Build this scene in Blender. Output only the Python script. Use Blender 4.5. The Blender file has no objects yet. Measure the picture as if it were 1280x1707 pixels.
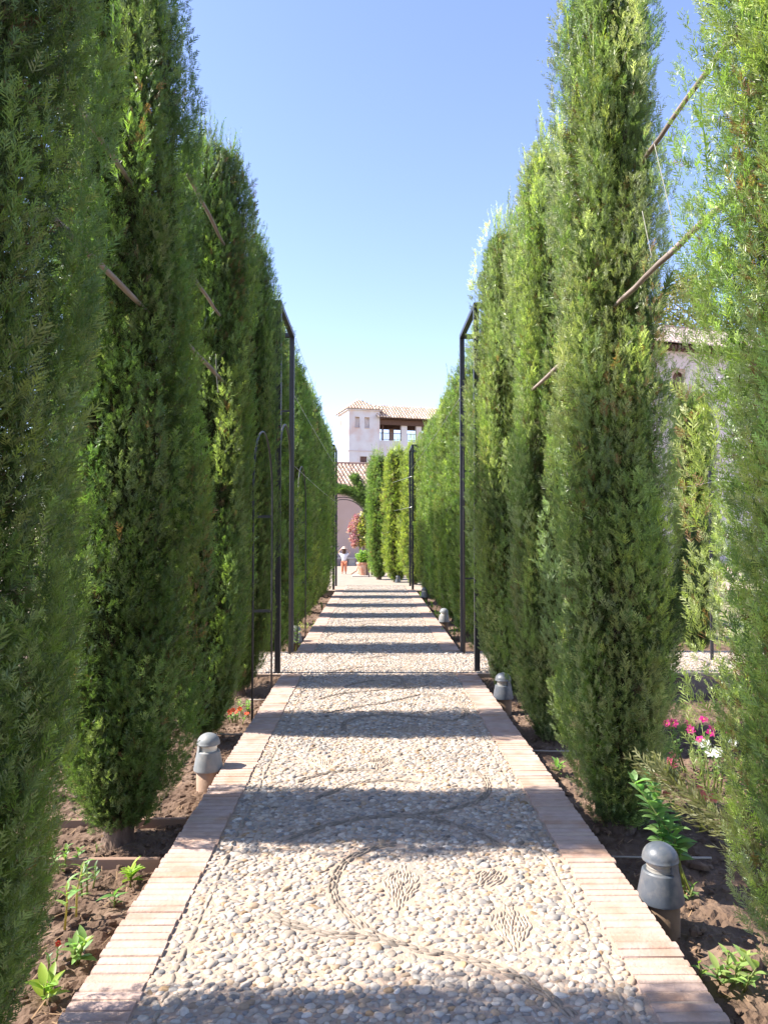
import bpy, bmesh, math, random
import numpy as np
from mathutils import Vector, Matrix, Quaternion, noise as mnoise

random.seed(7)
PI = math.pi
scene = bpy.context.scene
COL = scene.collection
F = 1230.0            # focal length in pixels of the 1280 x 1707 frame
EYE = 1.6
SOIL = -0.16          # flower bed level below the path

# ------------------------------------------------------------------ camera
YAW = math.atan(18 / F); PITCH = math.atan(33.5 / F)
cam = bpy.data.cameras.new('camera'); cam_o = bpy.data.objects.new('camera', cam); COL.objects.link(cam_o)
cam.sensor_fit = 'VERTICAL'; cam.sensor_height = 36.0; cam.lens = 36.0 * F / 1707
cam.clip_end = 3000; cam.clip_start = 0.05
cam_o.location = (0, 0, EYE); cam_o.rotation_euler = (PI / 2 + PITCH, 0, -YAW)
scene.camera = cam_o
RM = cam_o.rotation_euler.to_matrix()


def ray(u, v):
    return RM @ Vector(((u - 640) / F, -(v - 853.5) / F, -1.0))


def at(u, v, Y):                      # world point seen at pixel u,v at distance Y along the path
    d = ray(u, v); t = Y / d.y
    return Vector((d.x * t, Y, EYE + d.z * t))


def on(u, v, z=0.0):                  # world point on the level z
    d = ray(u, v); t = (z - EYE) / d.z
    return Vector((d.x * t, d.y * t, z))


# ------------------------------------------------------------------ object helpers
def tag(o, label=None, cat=None, group=None, kind=None):
    if label: o['label'] = label
    if cat: o['category'] = cat
    if group: o['group'] = group
    if kind: o['kind'] = kind
    return o


def empty(name, loc=(0, 0, 0), rz=0.0, label=None, cat=None, group=None):
    o = bpy.data.objects.new(name, None); COL.objects.link(o)
    o.location = loc; o.rotation_euler = (0, 0, rz); o.empty_display_size = 0.1
    return tag(o, label, cat, group)


def link(name, me, parent=None):
    o = bpy.data.objects.new(name, me); COL.objects.link(o)
    if parent is not None: o.parent = parent
    return o


def np_mesh(name, V, faces4, mats, mat_idx=None, col=None, smooth=False):
    """V (n,3), faces (m,k) of one size or a list of arrays of different sizes"""
    me = bpy.data.meshes.new(name)
    if not isinstance(faces4, list): faces4 = [faces4]
    faces4 = [f for f in faces4 if len(f)]
    V = np.ascontiguousarray(V, dtype=np.float32)
    me.vertices.add(len(V)); me.vertices.foreach_set('co', V.ravel())
    loops = np.concatenate([f.ravel() for f in faces4]).astype(np.int32)
    sizes = np.concatenate([np.full(len(f), f.shape[1], np.int32) for f in faces4])
    starts = np.concatenate([[0], np.cumsum(sizes)[:-1]]).astype(np.int32)
    me.loops.add(len(loops)); me.loops.foreach_set('vertex_index', loops)
    me.polygons.add(len(sizes)); me.polygons.foreach_set('loop_start', starts)
    try: me.polygons.foreach_set('loop_total', sizes)
    except Exception: pass
    if mat_idx is not None: me.polygons.foreach_set('material_index', np.ascontiguousarray(mat_idx, np.int32))
    me.polygons.foreach_set('use_smooth', np.full(len(sizes), smooth, bool))
    for m in (mats if isinstance(mats, (list, tuple)) else [mats]): me.materials.append(m)
    if col is not None:
        a = me.attributes.new('tint', 'FLOAT_COLOR', 'POINT')
        c = np.ones((len(V), 4), np.float32); c[:, :3] = col
        a.data.foreach_set('color', c.ravel())
    me.update(calc_edges=True)
    return me


class MB:
    """collects simple shapes and links them as one mesh object"""
    def __init__(s): s.v = []; s.f = []; s.m = []; s.c = []
    def add(s, verts, faces, mi=0, col=(1, 1, 1)):
        n = len(s.v); s.v += [tuple(p) for p in verts]; s.f += [tuple(i + n for i in f) for f in faces]
        s.m += [mi] * len(faces); s.c += [col] * len(verts)
    def box(s, lo, hi, mi=0, M=None, col=(1, 1, 1), ch=0.0):
        x0, y0, z0 = lo; x1, y1, z1 = hi
        if ch:
            b = bmesh.new(); bmesh.ops.create_cube(b, size=1)
            for v in b.verts: v.co = Vector(((x0 + x1) / 2 + v.co.x * (x1 - x0), (y0 + y1) / 2 + v.co.y * (y1 - y0), (z0 + z1) / 2 + v.co.z * (z1 - z0)))
            bmesh.ops.bevel(b, geom=list(b.edges), offset=ch, segments=1, affect='EDGES')
            b.verts.index_update()
            P = [v.co.copy() for v in b.verts]; Fc = [[v.index for v in f.verts] for f in b.faces]; b.free()
        else:
            P = [Vector(p) for p in ((x0, y0, z0), (x1, y0, z0), (x1, y1, z0), (x0, y1, z0), (x0, y0, z1), (x1, y0, z1), (x1, y1, z1), (x0, y1, z1))]
            Fc = [(0, 3, 2, 1), (4, 5, 6, 7), (0, 1, 5, 4), (1, 2, 6, 5), (2, 3, 7, 6), (3, 0, 4, 7)]
        if M is not None: P = [M @ p for p in P]
        s.add(P, Fc, mi, col)
    def tube(s, pts, radii, n=8, mi=0, cap=True, col=(1, 1, 1)):
        pts = [Vector(p) for p in pts]
        if not hasattr(radii, '__len__'): radii = [radii] * len(pts)
        ref = None; V = []
        for i, p in enumerate(pts):
            d = (pts[min(i + 1, len(pts) - 1)] - pts[max(i - 1, 0)])
            if d.length < 1e-9: d = Vector((0, 0, 1))
            d.normalize()
            if ref is None: ref = d.orthogonal().normalized()
            a = (ref - d * ref.dot(d)); a = a.normalized() if a.length > 1e-6 else d.orthogonal().normalized()
            ref = a; b = d.cross(a)
            for k in range(n):
                t = 2 * PI * k / n
                V.append(p + (a * math.cos(t) + b * math.sin(t)) * radii[i])
        Fc = []
        for i in range(len(pts) - 1):
            for k in range(n):
                Fc.append((i * n + k, i * n + (k + 1) % n, (i + 1) * n + (k + 1) % n, (i + 1) * n + k))
        if cap: Fc.append(tuple(range(n - 1, -1, -1))); Fc.append(tuple((len(pts) - 1) * n + k for k in range(n)))
        s.add(V, Fc, mi, col)
    def lathe(s, prof, c=(0, 0, 0), n=32, mi=0, a0=0.0, a1=2 * PI, col=(1, 1, 1)):
        full = abs(a1 - a0 - 2 * PI) < 1e-6; m = n if full else n + 1
        V = []
        for (r, z) in prof:
            for k in range(m):
                t = a0 + (a1 - a0) * k / n
                V.append((c[0] + r * math.cos(t), c[1] + r * math.sin(t), c[2] + z))
        Fc = []
        for i in range(len(prof) - 1):
            for k in range(n):
                k2 = (k + 1) % m
                Fc.append((i * m + k, i * m + k2, (i + 1) * m + k2, (i + 1) * m + k))
        s.add(V, Fc, mi, col)
    def mesh(s, name, mats, smooth=False, tint=False):
        me = bpy.data.meshes.new(name); me.from_pydata(s.v, [], s.f)
        for m in (mats if isinstance(mats, (list, tuple)) else [mats]): me.materials.append(m)
        me.polygons.foreach_set('material_index', s.m)
        if smooth is True: me.polygons.foreach_set('use_smooth', [True] * len(s.f))
        if tint:
            a = me.attributes.new('tint', 'FLOAT_COLOR', 'POINT')
            c = np.ones((len(s.v), 4), np.float32); c[:, :3] = np.array(s.c, np.float32); a.data.foreach_set('color', c.ravel())
        me.update(); return me
    def build(s, name, mats, parent=None, smooth=False, tint=False, auto=None):
        o = link(name, s.mesh(name, mats, smooth, tint), parent)
        if auto is not None:
            try: o.data.set_sharp_from_angle(angle=math.radians(auto))
            except Exception: pass
        return o


# ------------------------------------------------------------------ materials
def new_mat(name):
    m = bpy.data.materials.new(name); m.use_nodes = True
    nt = m.node_tree; return m, nt, nt.nodes, nt.links, nt.nodes['Principled BSDF']


def mat(name, c1, c2=None, scale=6.0, rough=0.8, bump=0.0, bscale=None, metal=0.0, spec=0.3, detail=5.0, tint=False, c3=None, s3=1.0, stretch=None):
    """c1..c2 mixed by noise (object coordinates), optional large stains c3, bump, per-vertex tint"""
    m, nt, N, L, B = new_mat(name)
    B.inputs['Roughness'].default_value = rough; B.inputs['Metallic'].default_value = metal
    B.inputs['Specular IOR Level'].default_value = spec
    tc = N.new('ShaderNodeTexCoord'); vec = tc.outputs['Object']
    if stretch:
        mp = N.new('ShaderNodeMapping'); mp.inputs['Scale'].default_value = stretch; L.new(vec, mp.inputs['Vector']); vec = mp.outputs[0]
    col = None
    if c2 is not None:
        t = N.new('ShaderNodeTexNoise'); t.inputs['Scale'].default_value = scale; t.inputs['Detail'].default_value = detail
        L.new(vec, t.inputs['Vector'])
        r = N.new('ShaderNodeValToRGB'); r.color_ramp.elements[0].position = 0.3; r.color_ramp.elements[1].position = 0.7
        r.color_ramp.elements[0].color = (*c1, 1); r.color_ramp.elements[1].color = (*c2, 1)
        L.new(t.outputs['Fac'], r.inputs['Fac']); col = r.outputs['Color']
    if c3 is not None:
        t3 = N.new('ShaderNodeTexNoise'); t3.inputs['Scale'].default_value = s3; t3.inputs['Detail'].default_value = 6
        L.new(tc.outputs['Object'], t3.inputs['Vector'])
        r3 = N.new('ShaderNodeValToRGB'); r3.color_ramp.elements[0].position = 0.48; r3.color_ramp.elements[1].position = 0.66
        r3.color_ramp.elements[0].color = (0, 0, 0, 1); r3.color_ramp.elements[1].color = (1, 1, 1, 1)
        L.new(t3.outputs['Fac'], r3.inputs['Fac'])
        mx = N.new('ShaderNodeMixRGB'); L.new(r3.outputs[0], mx.inputs['Fac'])
        if col is None: mx.inputs['Color1'].default_value = (*c1, 1)
        else: L.new(col, mx.inputs['Color1'])
        mx.inputs['Color2'].default_value = (*c3, 1); col = mx.outputs[0]
    if tint:
        at_ = N.new('ShaderNodeAttribute'); at_.attribute_name = 'tint'
        mx = N.new('ShaderNodeMixRGB'); mx.blend_type = 'MULTIPLY'; mx.inputs['Fac'].default_value = 1
        L.new(at_.outputs['Color'], mx.inputs['Color1'])
        if col is None: mx.inputs['Color2'].default_value = (*c1, 1)
        else: L.new(col, mx.inputs['Color2'])
        col = mx.outputs[0]
    if col is None: B.inputs['Base Color'].default_value = (*c1, 1)
    else: L.new(col, B.inputs['Base Color'])
    if bump:
        t2 = N.new('ShaderNodeTexNoise'); t2.inputs['Scale'].default_value = bscale or scale * 4; t2.inputs['Detail'].default_value = 6
        L.new(vec, t2.inputs['Vector'])
        b = N.new('ShaderNodeBump'); b.inputs['Strength'].default_value = 1.0; b.inputs['Distance'].default_value = bump
        L.new(t2.outputs['Fac'], b.inputs['Height']); L.new(b.outputs[0], B.inputs['Normal'])
    return m


def leaf_mat(name, gain=1.0, trans=0.35, rough=0.55, spec=0.3, scale_n=0.0):
    m, nt, N, L, B = new_mat(name)
    a = N.new('ShaderNodeAttribute'); a.attribute_name = 'tint'
    col = a.outputs['Color']
    B.inputs['Roughness'].default_value = rough; B.inputs['Specular IOR Level'].default_value = spec
    L.new(col, B.inputs['Base Color'])
    T = N.new('ShaderNodeBsdfTranslucent')
    h = N.new('ShaderNodeMixRGB'); h.blend_type = 'MULTIPLY'; h.inputs['Fac'].default_value = 1; h.inputs['Color2'].default_value = (1.12 * gain, 1.25 * gain, 0.60 * gain, 1)
    L.new(col, h.inputs['Color1']); L.new(h.outputs[0], T.inputs['Color'])
    mx = N.new('ShaderNodeMixShader'); mx.inputs['Fac'].default_value = trans
    L.new(B.outputs[0], mx.inputs[1]); L.new(T.outputs[0], mx.inputs[2]); L.new(mx.outputs[0], N['Material Output'].inputs['Surface'])
    return m


M_FOL = leaf_mat('cypress_foliage', 1.6, 0.42, 0.42, 0.6)
M_LEAF = leaf_mat('green_leaf', 1.5, 0.4, 0.45, 0.4)
M_PETAL = leaf_mat('petal', 1.0, 0.3, 0.6, 0.2)
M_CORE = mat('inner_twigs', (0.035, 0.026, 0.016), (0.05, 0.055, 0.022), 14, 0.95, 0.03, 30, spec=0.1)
M_BARK = mat('cypress_bark', (0.20, 0.135, 0.095), (0.085, 0.06, 0.045), 22, 0.95, 0.03, 34, stretch=(1, 1, 0.18))
M_MORTAR = mat('path_mortar', (0.435, 0.320, 0.238), (0.353, 0.258, 0.193), 9, 0.95, 0.004, 120, c3=(0.328, 0.262, 0.213), s3=2.2)
M_PEB = mat('pebble_stone', (1, 1, 1), (0.80, 0.78, 0.76), 60, 0.62, 0.0015, 160, tint=True, spec=0.35)
M_BRICK = mat('paving_brick', (1.0, 0.98, 0.95), (0.84, 0.80, 0.77), 18, 0.92, 0.004, 70, tint=True, c3=(0.80, 0.68, 0.58), s3=5)
M_SOIL = mat('soil', (0.157, 0.104, 0.071), (0.089, 0.058, 0.041), 7, 1.0, 0.012, 45, spec=0.1, c3=(0.196, 0.136, 0.098), s3=2.5)
M_LITTER = mat('dry_litter', (0.30, 0.19, 0.11), (0.20, 0.13, 0.07), 40, 1.0)
M_GROUND = mat('dry_ground', (0.336, 0.272, 0.200), (0.240, 0.200, 0.136), 0.6, 1.0, 0.01, 12, spec=0.1, c3=(0.160, 0.160, 0.080), s3=0.25)
M_PLAZA = mat("plaza_gravel", (0.34, 0.285, 0.23), (0.28, 0.235, 0.19), 3.5, 0.95, 0.006, 60, spec=0.2)
M_BLACK = mat('black_metal', (0.022, 0.023, 0.027), (0.034, 0.034, 0.037), 20, 0.42, 0.0006, 90, metal=0.0, spec=0.5)
M_WIRE = mat('steel_wire', (0.55, 0.55, 0.55), None, rough=0.35, metal=0.9)
M_POLE = mat('weathered_pole', (0.297, 0.239, 0.203), (0.171, 0.135, 0.113), 22, 0.8, 0.003, 60, stretch=(1, 0.15, 1))
M_CORD = mat('tie_cord', (0.26, 0.25, 0.21), None, rough=0.9)
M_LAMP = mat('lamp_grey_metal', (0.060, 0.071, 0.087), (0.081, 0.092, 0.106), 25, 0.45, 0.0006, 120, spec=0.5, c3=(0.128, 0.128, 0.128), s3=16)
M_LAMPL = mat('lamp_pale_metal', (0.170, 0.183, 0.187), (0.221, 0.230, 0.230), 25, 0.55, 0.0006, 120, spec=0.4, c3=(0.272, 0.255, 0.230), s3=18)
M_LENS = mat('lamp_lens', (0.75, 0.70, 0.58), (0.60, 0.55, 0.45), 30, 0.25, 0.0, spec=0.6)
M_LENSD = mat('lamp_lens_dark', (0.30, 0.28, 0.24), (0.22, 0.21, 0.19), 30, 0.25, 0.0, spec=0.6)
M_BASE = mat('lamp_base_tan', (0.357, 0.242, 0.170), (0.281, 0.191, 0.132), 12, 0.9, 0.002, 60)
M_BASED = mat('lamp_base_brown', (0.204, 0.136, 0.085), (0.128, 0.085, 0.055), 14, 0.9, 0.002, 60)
M_BOARD = mat('edging_wood', (0.306, 0.196, 0.136), (0.212, 0.136, 0.093), 18, 0.85, 0.003, 50, stretch=(0.1, 1, 1))
M_PIPE = mat('pipe_plastic', (0.34, 0.30, 0.25), None, rough=0.6)
M_WHITE = mat('white_plaster', (0.722, 0.688, 0.679), (0.654, 0.602, 0.593), 0.9, 0.9, 0.01, 8, c3=(0.654, 0.516, 0.464), s3=0.5)
M_PINK = mat('pink_plaster', (0.510, 0.383, 0.340), (0.468, 0.340, 0.281), 0.8, 0.92, 0.01, 8, c3=(0.493, 0.348, 0.255), s3=0.5)
M_TILE = mat('roof_tile', (1, 1, 1), (0.82, 0.80, 0.78), 9, 0.85, 0.004, 40, tint=True)
M_DWOOD = mat('dark_wood', (0.15, 0.085, 0.06), (0.10, 0.055, 0.04), 8, 0.8)
M_SHUT = mat('brown_shutter', (0.20, 0.115, 0.09), (0.15, 0.085, 0.07), 5, 0.7)
M_FRAMEW = mat('window_surround', (0.561, 0.399, 0.306), (0.510, 0.357, 0.272), 3, 0.9)
M_DARK = mat('dark_interior', (0.05, 0.04, 0.035), None, rough=0.9)
M_TERRA = mat('terracotta', (0.527, 0.255, 0.162), (0.468, 0.230, 0.145), 9, 0.85, 0.002, 40, c3=(0.595, 0.399, 0.306), s3=6)
M_STONE = mat('step_stone', (0.55, 0.48, 0.40), (0.45, 0.38, 0.32), 5, 0.9, 0.004, 40)
M_SKIN = mat('skin', (0.62, 0.40, 0.30), (0.58, 0.36, 0.27), 20, 0.55)
M_SHIRT = mat('white_cotton', (0.80, 0.77, 0.80), (0.74, 0.71, 0.75), 20, 0.9)
M_TROUS = mat('orange_cotton', (0.68, 0.26, 0.14), (0.62, 0.22, 0.12), 20, 0.9)
M_HAIR = mat('brown_hair', (0.11, 0.055, 0.035), (0.07, 0.035, 0.025), 60, 0.6)
M_HAT = mat('straw_hat', (0.70, 0.52, 0.40), (0.60, 0.44, 0.33), 60, 0.9)

# ------------------------------------------------------------------ light
AZ = math.radians(-89); EL = math.radians(45)
sun_dir = Vector((math.sin(AZ) * math.cos(EL), math.cos(AZ) * math.cos(EL), math.sin(EL)))
sl = bpy.data.lights.new('sun', 'SUN'); sl.energy = 5.0; sl.angle = math.radians(0.6); sl.color = (1.0, 0.94, 0.86)
so = bpy.data.objects.new('sun', sl); COL.objects.link(so); so.rotation_euler = (-sun_dir).to_track_quat('-Z', 'Y').to_euler(); so.location = (-30, 5, 40)
w = bpy.data.worlds.new('World'); scene.world = w; w.use_nodes = True
wn = w.node_tree.nodes; sk = wn.new('ShaderNodeTexSky'); sk.sky_type = 'NISHITA'; sk.sun_disc = False
sk.sun_elevation = EL; sk.sun_rotation = AZ; sk.air_density = 1.0; sk.dust_density = 0.4; sk.ozone_density = 3.2; sk.altitude = 700
wb = wn.new('ShaderNodeMixRGB'); wb.blend_type = 'MULTIPLY'; wb.inputs['Fac'].default_value = 1.0; wb.inputs['Color2'].default_value = (1.15, 0.98, 1.03, 1)   # camera white balance
w.node_tree.links.new(sk.outputs[0], wb.inputs['Color1']); w.node_tree.links.new(wb.outputs[0], wn['Background'].inputs['Color']); wn['Background'].inputs['Strength'].default_value = 0.13
vs = scene.view_settings; vs.view_transform = 'Standard'; vs.look = 'None'; vs.gamma = 1.0; vs.exposure = 1.52; vs.use_curve_mapping = False

# ------------------------------------------------------------------ ground, path
XL0, XL1 = -1.022, -0.80       # left brick border
XR0, XR1 = 0.935, 1.163        # right brick border
Y_C1 = (8.37, 9.94); Y_C2 = (20.3, 22.1)     # the two crossings

g = MB(); S = 900
g.add([(-S, -S, -0.24), (S, -S, -0.24), (S, S, -0.24), (-S, S, -0.24)], [(0, 1, 2, 3)])
tag(g.build('ground', M_GROUND), kind='structure')
rng = np.random.default_rng(11)

# --- pebble templates
def dome(nseg, elev):
    V = []
    for e in elev:
        for k in range(nseg):
            t = 2 * PI * k / nseg; V.append((math.cos(e) * math.cos(t), math.cos(e) * math.sin(t), math.sin(e)))
    V.append((0, 0, 1)); q = []; t3 = []
    for i in range(len(elev) - 1):
        for k in range(nseg): q.append((i * nseg + k, i * nseg + (k + 1) % nseg, (i + 1) * nseg + (k + 1) % nseg, (i + 1) * nseg + k))
    b = (len(elev) - 1) * nseg
    for k in range(nseg): t3.append((b + k, b + (k + 1) % nseg, len(V) - 1))
    return np.array(V), np.array(q), np.array(t3)


def stones(X, Y, ang, a, b, h, col, hi, z0=-0.003, tilt=None):
    """returns V, quads, tris, colours for pebbles; hi = near detail"""
    T, q, t3 = dome(11, [-0.25, 0.3, 0.75, 1.15]) if hi else dome(7, [0.0, 0.65])
    n = len(X); m = len(T)
    ph = rng.uniform(0, 2 * PI, (n, 1)); th = np.arctan2(T[:, 1], T[:, 0])[None]
    wob = 1 + 0.10 * np.sin(2 * th + ph) + 0.07 * np.sin(3 * th + ph * 1.7)
    P = np.sign(T) * np.abs(T) ** 0.88
    lx = P[None, :, 0] * a[:, None] * wob; ly = P[None, :, 1] * b[:, None] * wob; lz = P[None, :, 2] * h[:, None]
    tx = rng.normal(0, 0.16, (n, 1)); ty = rng.normal(0, 0.16, (n, 1))
    lz = lz + lx * tx + ly * ty
    c, s = np.cos(ang)[:, None], np.sin(ang)[:, None]
    V = np.stack([X[:, None] + lx * c - ly * s, Y[:, None] + lx * s + ly * c, z0 + lz], -1).reshape(-1, 3)
    off = (np.arange(n) * m)[:, None, None]
    return V, (q[None] + off).reshape(-1, 4), (t3[None] + off).reshape(-1, 3), np.repeat(col, m, 0)


# --- pebble mosaic motif: scrolls of slate slivers and filled leaves
def px(pts): return [tuple(on(u, v).xy) for u, v in pts]
curves = [px([(660, 1408), (622, 1414), (580, 1434), (557, 1466), (558, 1498), (580, 1526), (620, 1556), (690, 1582), (765, 1597), (847, 1622), (905, 1655), (956, 1696)]),
          px([(453, 1526), (500, 1545), (560, 1560), (610, 1562), (680, 1580)]),
          px([(480, 1402), (523, 1384), (573, 1370), (630, 1362), (683, 1361), (770, 1379), (847, 1417)]),
          px([(683, 1361), (740, 1352), (792, 1338), (812, 1318), (806, 1296), (775, 1278)]),
          px([(530, 1330), (560, 1318), (600, 1305), (660, 1302), (700, 1306)]),
          px([(500, 1302), (540, 1290), (600, 1283), (640, 1290), (690, 1300)]),
          px([(572, 1218), (575, 1205), (600, 1196), (640, 1192), (700, 1196), (750, 1202), (775, 1192), (772, 1177), (740, 1162), (700, 1158)]),
          px([(700, 1158), (640, 1172), (590, 1180), (540, 1190)]),
          px([(575, 1145), (600, 1138), (640, 1134), (670, 1140), (680, 1150)])]
leaves_m = [((672, 1444), (664, 1520), 0.085), ((846, 1512), (858, 1588), 0.085), ((826, 1452), (800, 1480), 0.075), ((640, 1262), (628, 1284), 0.09),
            ((530, 1262), (545, 1282), 0.08), ((690, 1212), (672, 1220), 0.11)]
leaves_m = [(on(*a).xy, on(*b).xy, w_) for a, b, w_ in leaves_m]
PC = 0.068
SX, SY, SA, SAa, SB, SH = [], [], [], [], [], []; SC = []; TONE = [1.0]       # slate slivers
def sliver(x, y, ang, a, b, h): SX.append(x); SY.append(y); SA.append(ang); SAa.append(a); SB.append(b); SH.append(h); SC.append(TONE[0])
keepout = []
def lay_curve(pts):
    TONE[0] = 1.0
    P = [Vector(p) for p in pts]
    # catmull-rom
    Q = []
    for i in range(len(P) - 1):
        p0 = P[max(i - 1, 0)]; p1 = P[i]; p2 = P[i + 1]; p3 = P[min(i + 2, len(P) - 1)]
        for k in range(10):
            t = k / 10; Q.append(0.5 * ((2 * p1) + (p2 - p0) * t + (2 * p0 - 5 * p1 + 4 * p2 - p3) * t * t + (3 * p1 - p0 - 3 * p2 + p3) * t ** 3))
    d = 0.0; nxt = [0.0, 0.03, .015]
    for i in range(len(Q) - 1):
        seg = Q[i + 1] - Q[i]; l = seg.length
        if l < 1e-6: continue
        dr = seg / l; nm = Vector((-dr.y, dr.x)); a = math.atan2(dr.y, dr.x)
        keepout.append((Q[i].x, Q[i].y, 0.034))
        for r in (0, 1, 2):
            while nxt[r] <= d + l:
                c = Q[i] + dr * (nxt[r] - d) + nm * (0.0155 * (r - 1) + random.gauss(0, 0.0015))
                L_ = random.uniform(0.022, 0.036)
                sliver(c.x, c.y, a + random.gauss(0, 0.06), L_, random.uniform(0.0065, 0.009), random.uniform(0.008, 0.013)); nxt[r] += L_ * 1.75
        d += l
def lay_leaf(A, B, wd):
    A = Vector(A); B = Vector(B); ax = B - A; L_ = ax.length; dr = ax / L_; nm = Vector((-dr.y, dr.x)); a = math.atan2(dr.y, dr.x)
    n = max(4, int(L_ / 0.037)); TONE[0] = 1.55
    for i in range(n):
        t = (i + 0.5) / n; hw = wd * (math.sin(PI * t ** 0.75)) ** 1.25
        keepout.append((*(A + ax * t), hw + 0.012))
        k = max(1, int(2 * hw / 0.0135))
        for j in range(k):
            o_ = -hw + (j + 0.5) * 2 * hw / k
            c = A + ax * t + nm * o_ + dr * random.gauss(0, 0.008)
            sliver(c.x, c.y, a - o_ / wd * 0.5 * (1 if t > .4 else -.4) + random.gauss(0, .12), random.uniform(.022, .034), random.uniform(.0052, .007), random.uniform(.007, .012))
for k in range(0, 4):
    dy = 4.6 * k
    sg = 1 if k % 2 == 0 else -1
    src = curves
    for cv in src:
        pts = [((x - PC) * sg + PC, y + dy) for x, y in cv]
        if pts[0][1] < 21: lay_curve(pts)
    for A, B, w_ in leaves_m:
        A2 = ((A[0] - PC) * sg + PC, A[1] + dy); B2 = ((B[0] - PC) * sg + PC, B[1] + dy)
        if A2[1] < 21: lay_leaf(A2, B2, w_)
TONE[0] = 1.25
# long stones that edge the mosaic, two lines inside each border
for (x0) in (XL1 + 0.085, XR0 - 0.085):
    y = 0.4
    while y < 22:
        L_ = random.uniform(0.025, 0.05)
        if not (Y_C1[0] < y < Y_C1[1] or Y_C2[0] < y < Y_C2[1]):
            sliver(x0 + random.gauss(0, .003), y, PI / 2 + random.gauss(0, .05), L_, random.uniform(.008, .012), random.uniform(.008, .012)); keepout.append((x0, y, 0.024))
        y += L_ * 1.9
SX, SY, SA, SAa, SB, SH, SC = map(np.array, (SX, SY, SA, SAa, SB, SH, SC))

# --- pebbles on a jittered lattice
def lattice(x0, x1, y0, y1, sp):
    nx = int((x1 - x0) / sp); ny = int((y1 - y0) / (sp * 0.866))
    ii, jj = np.meshgrid(np.arange(nx), np.arange(ny))
    x = x0 + (ii + 0.5 * (jj % 2) + 0.25) * sp; y = y0 + (jj + 0.5) * sp * 0.866
    x = x.ravel() + rng.normal(0, sp * 0.17, x.size); y = y.ravel() + rng.normal(0, sp * 0.17, y.size)
    k = (x > x0) & (x < x1) & (y > y0) & (y < y1)
    return x[k], y[k]
parts = [lattice(XL1 + 0.012, XR0 - 0.012, 0.6, 22.1, 0.0285), lattice(-3.2, XL1, Y_C1[0] + .03, Y_C1[1] - .03, 0.0345), lattice(XR0, 5.2, Y_C1[0] + .03, Y_C1[1] - .03, 0.0345)]
PX = np.concatenate([p[0] for p in parts]); PY = np.concatenate([p[1] for p in parts])
KO = np.array(keepout); keep = np.ones(len(PX), bool)
order = np.argsort(KO[:, 1]); KO = KO[order]
for i0 in range(0, len(PX), 1500):
    xs, ys = PX[i0:i0 + 1500], PY[i0:i0 + 1500]
    a_, b_ = np.searchsorted(KO[:, 1], [ys.min() - .2, ys.max() + .2]); kk = KO[a_:b_]
    if len(kk): keep[i0:i0 + 1500] = ~(((xs[:, None] - kk[None, :, 0]) ** 2 + (ys[:, None] - kk[None, :, 1]) ** 2) < kk[None, :, 2] ** 2).any(1)
keep &= rng.uniform(0, 1, len(PX)) > 0.035
PX, PY = PX[keep], PY[keep]
n = len(PX)
pal = np.array([(.68, .57, .46), (.76, .68, .58), (.56, .465, .375), (.44, .395, .355), (.35, .33, .31), (.60, .44, .295), (.54, .36, .20), (.62, .515, .41), (.57, .51, .45), (.32, .26, .21)])
pp = np.array([.20, .16, .14, .11, .06, .07, .025, .14, .075, .02])
def pcol(n_): return .63 * pal[rng.choice(len(pal), n_, p=pp)] * rng.normal(1, .14, (n_, 1))
sz = np.exp(rng.normal(0, .22, n)); A_ = 0.0172 * sz; B_ = A_ * rng.uniform(.52, .88, n); H_ = rng.uniform(.006, .0105, n) * sz
ANG = rng.normal(0.25, 0.75, n)
near = PY < 7.5
sl_near = SY < 7.5
chunks = [stones(PX[near], PY[near], ANG[near], A_[near], B_[near], H_[near], pcol(near.sum()), True),
          stones(PX[~near], PY[~near], ANG[~near], A_[~near], B_[~near], H_[~near], pcol((~near).sum()), False)]
scol = lambda m: np.array([(.25, .205, .16)]) * rng.normal(1, .15, (m.sum(), 1)) * SC[m][:, None]
chunks += [stones(SX[sl_near], SY[sl_near], SA[sl_near], SAa[sl_near], SB[sl_near], SH[sl_near], scol(sl_near), True),
           stones(SX[~sl_near], SY[~sl_near], SA[~sl_near], SAa[~sl_near], SB[~sl_near], SH[~sl_near], scol(~sl_near), False)]
V = []; Q4 = []; T3 = []; C = []; off = 0
for v, q, t, c in chunks:
    V.append(v); Q4.append(q + off); T3.append(t + off); C.append(c); off += len(v)
# mortar bed under the stones and the two crossings
bedv = []; bedf = []
def sheet(x0, x1, y0, y1, z, nx, ny, amp):
    b0 = len(bedv)
    for j in range(ny + 1):
        for i in range(nx + 1):
            x = x0 + (x1 - x0) * i / nx; y = y0 + (y1 - y0) * j / ny
            bedv.append((x, y, z + amp * mnoise.noise(Vector((x * 2.2, y * 2.2, 3)))))
    for j in range(ny):
        for i in range(nx): bedf.append((b0 + j * (nx + 1) + i, b0 + j * (nx + 1) + i + 1, b0 + (j + 1) * (nx + 1) + i + 1, b0 + (j + 1) * (nx + 1) + i))
sheet(XL1 - .01, XR0 + .01, -2.5, Y_C2[1], 0.0, 24, 260, 0.003)
b0 = sum(len(v) for v in V); nb = len(bedv)
V.append(np.array(bedv)); Q4.append(np.array(bedf) + b0); C.append(np.ones((nb, 3)))
Q = np.concatenate(Q4); T = np.concatenate(T3)
mi = np.concatenate([np.zeros(len(Q) - len(bedf), int), np.ones(len(bedf), int), np.zeros(len(T), int)])
tag(link('path', np_mesh('path', np.concatenate(V), [Q, T], [M_PEB, M_MORTAR], mi, np.concatenate(C), smooth=True)), kind='structure')
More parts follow.
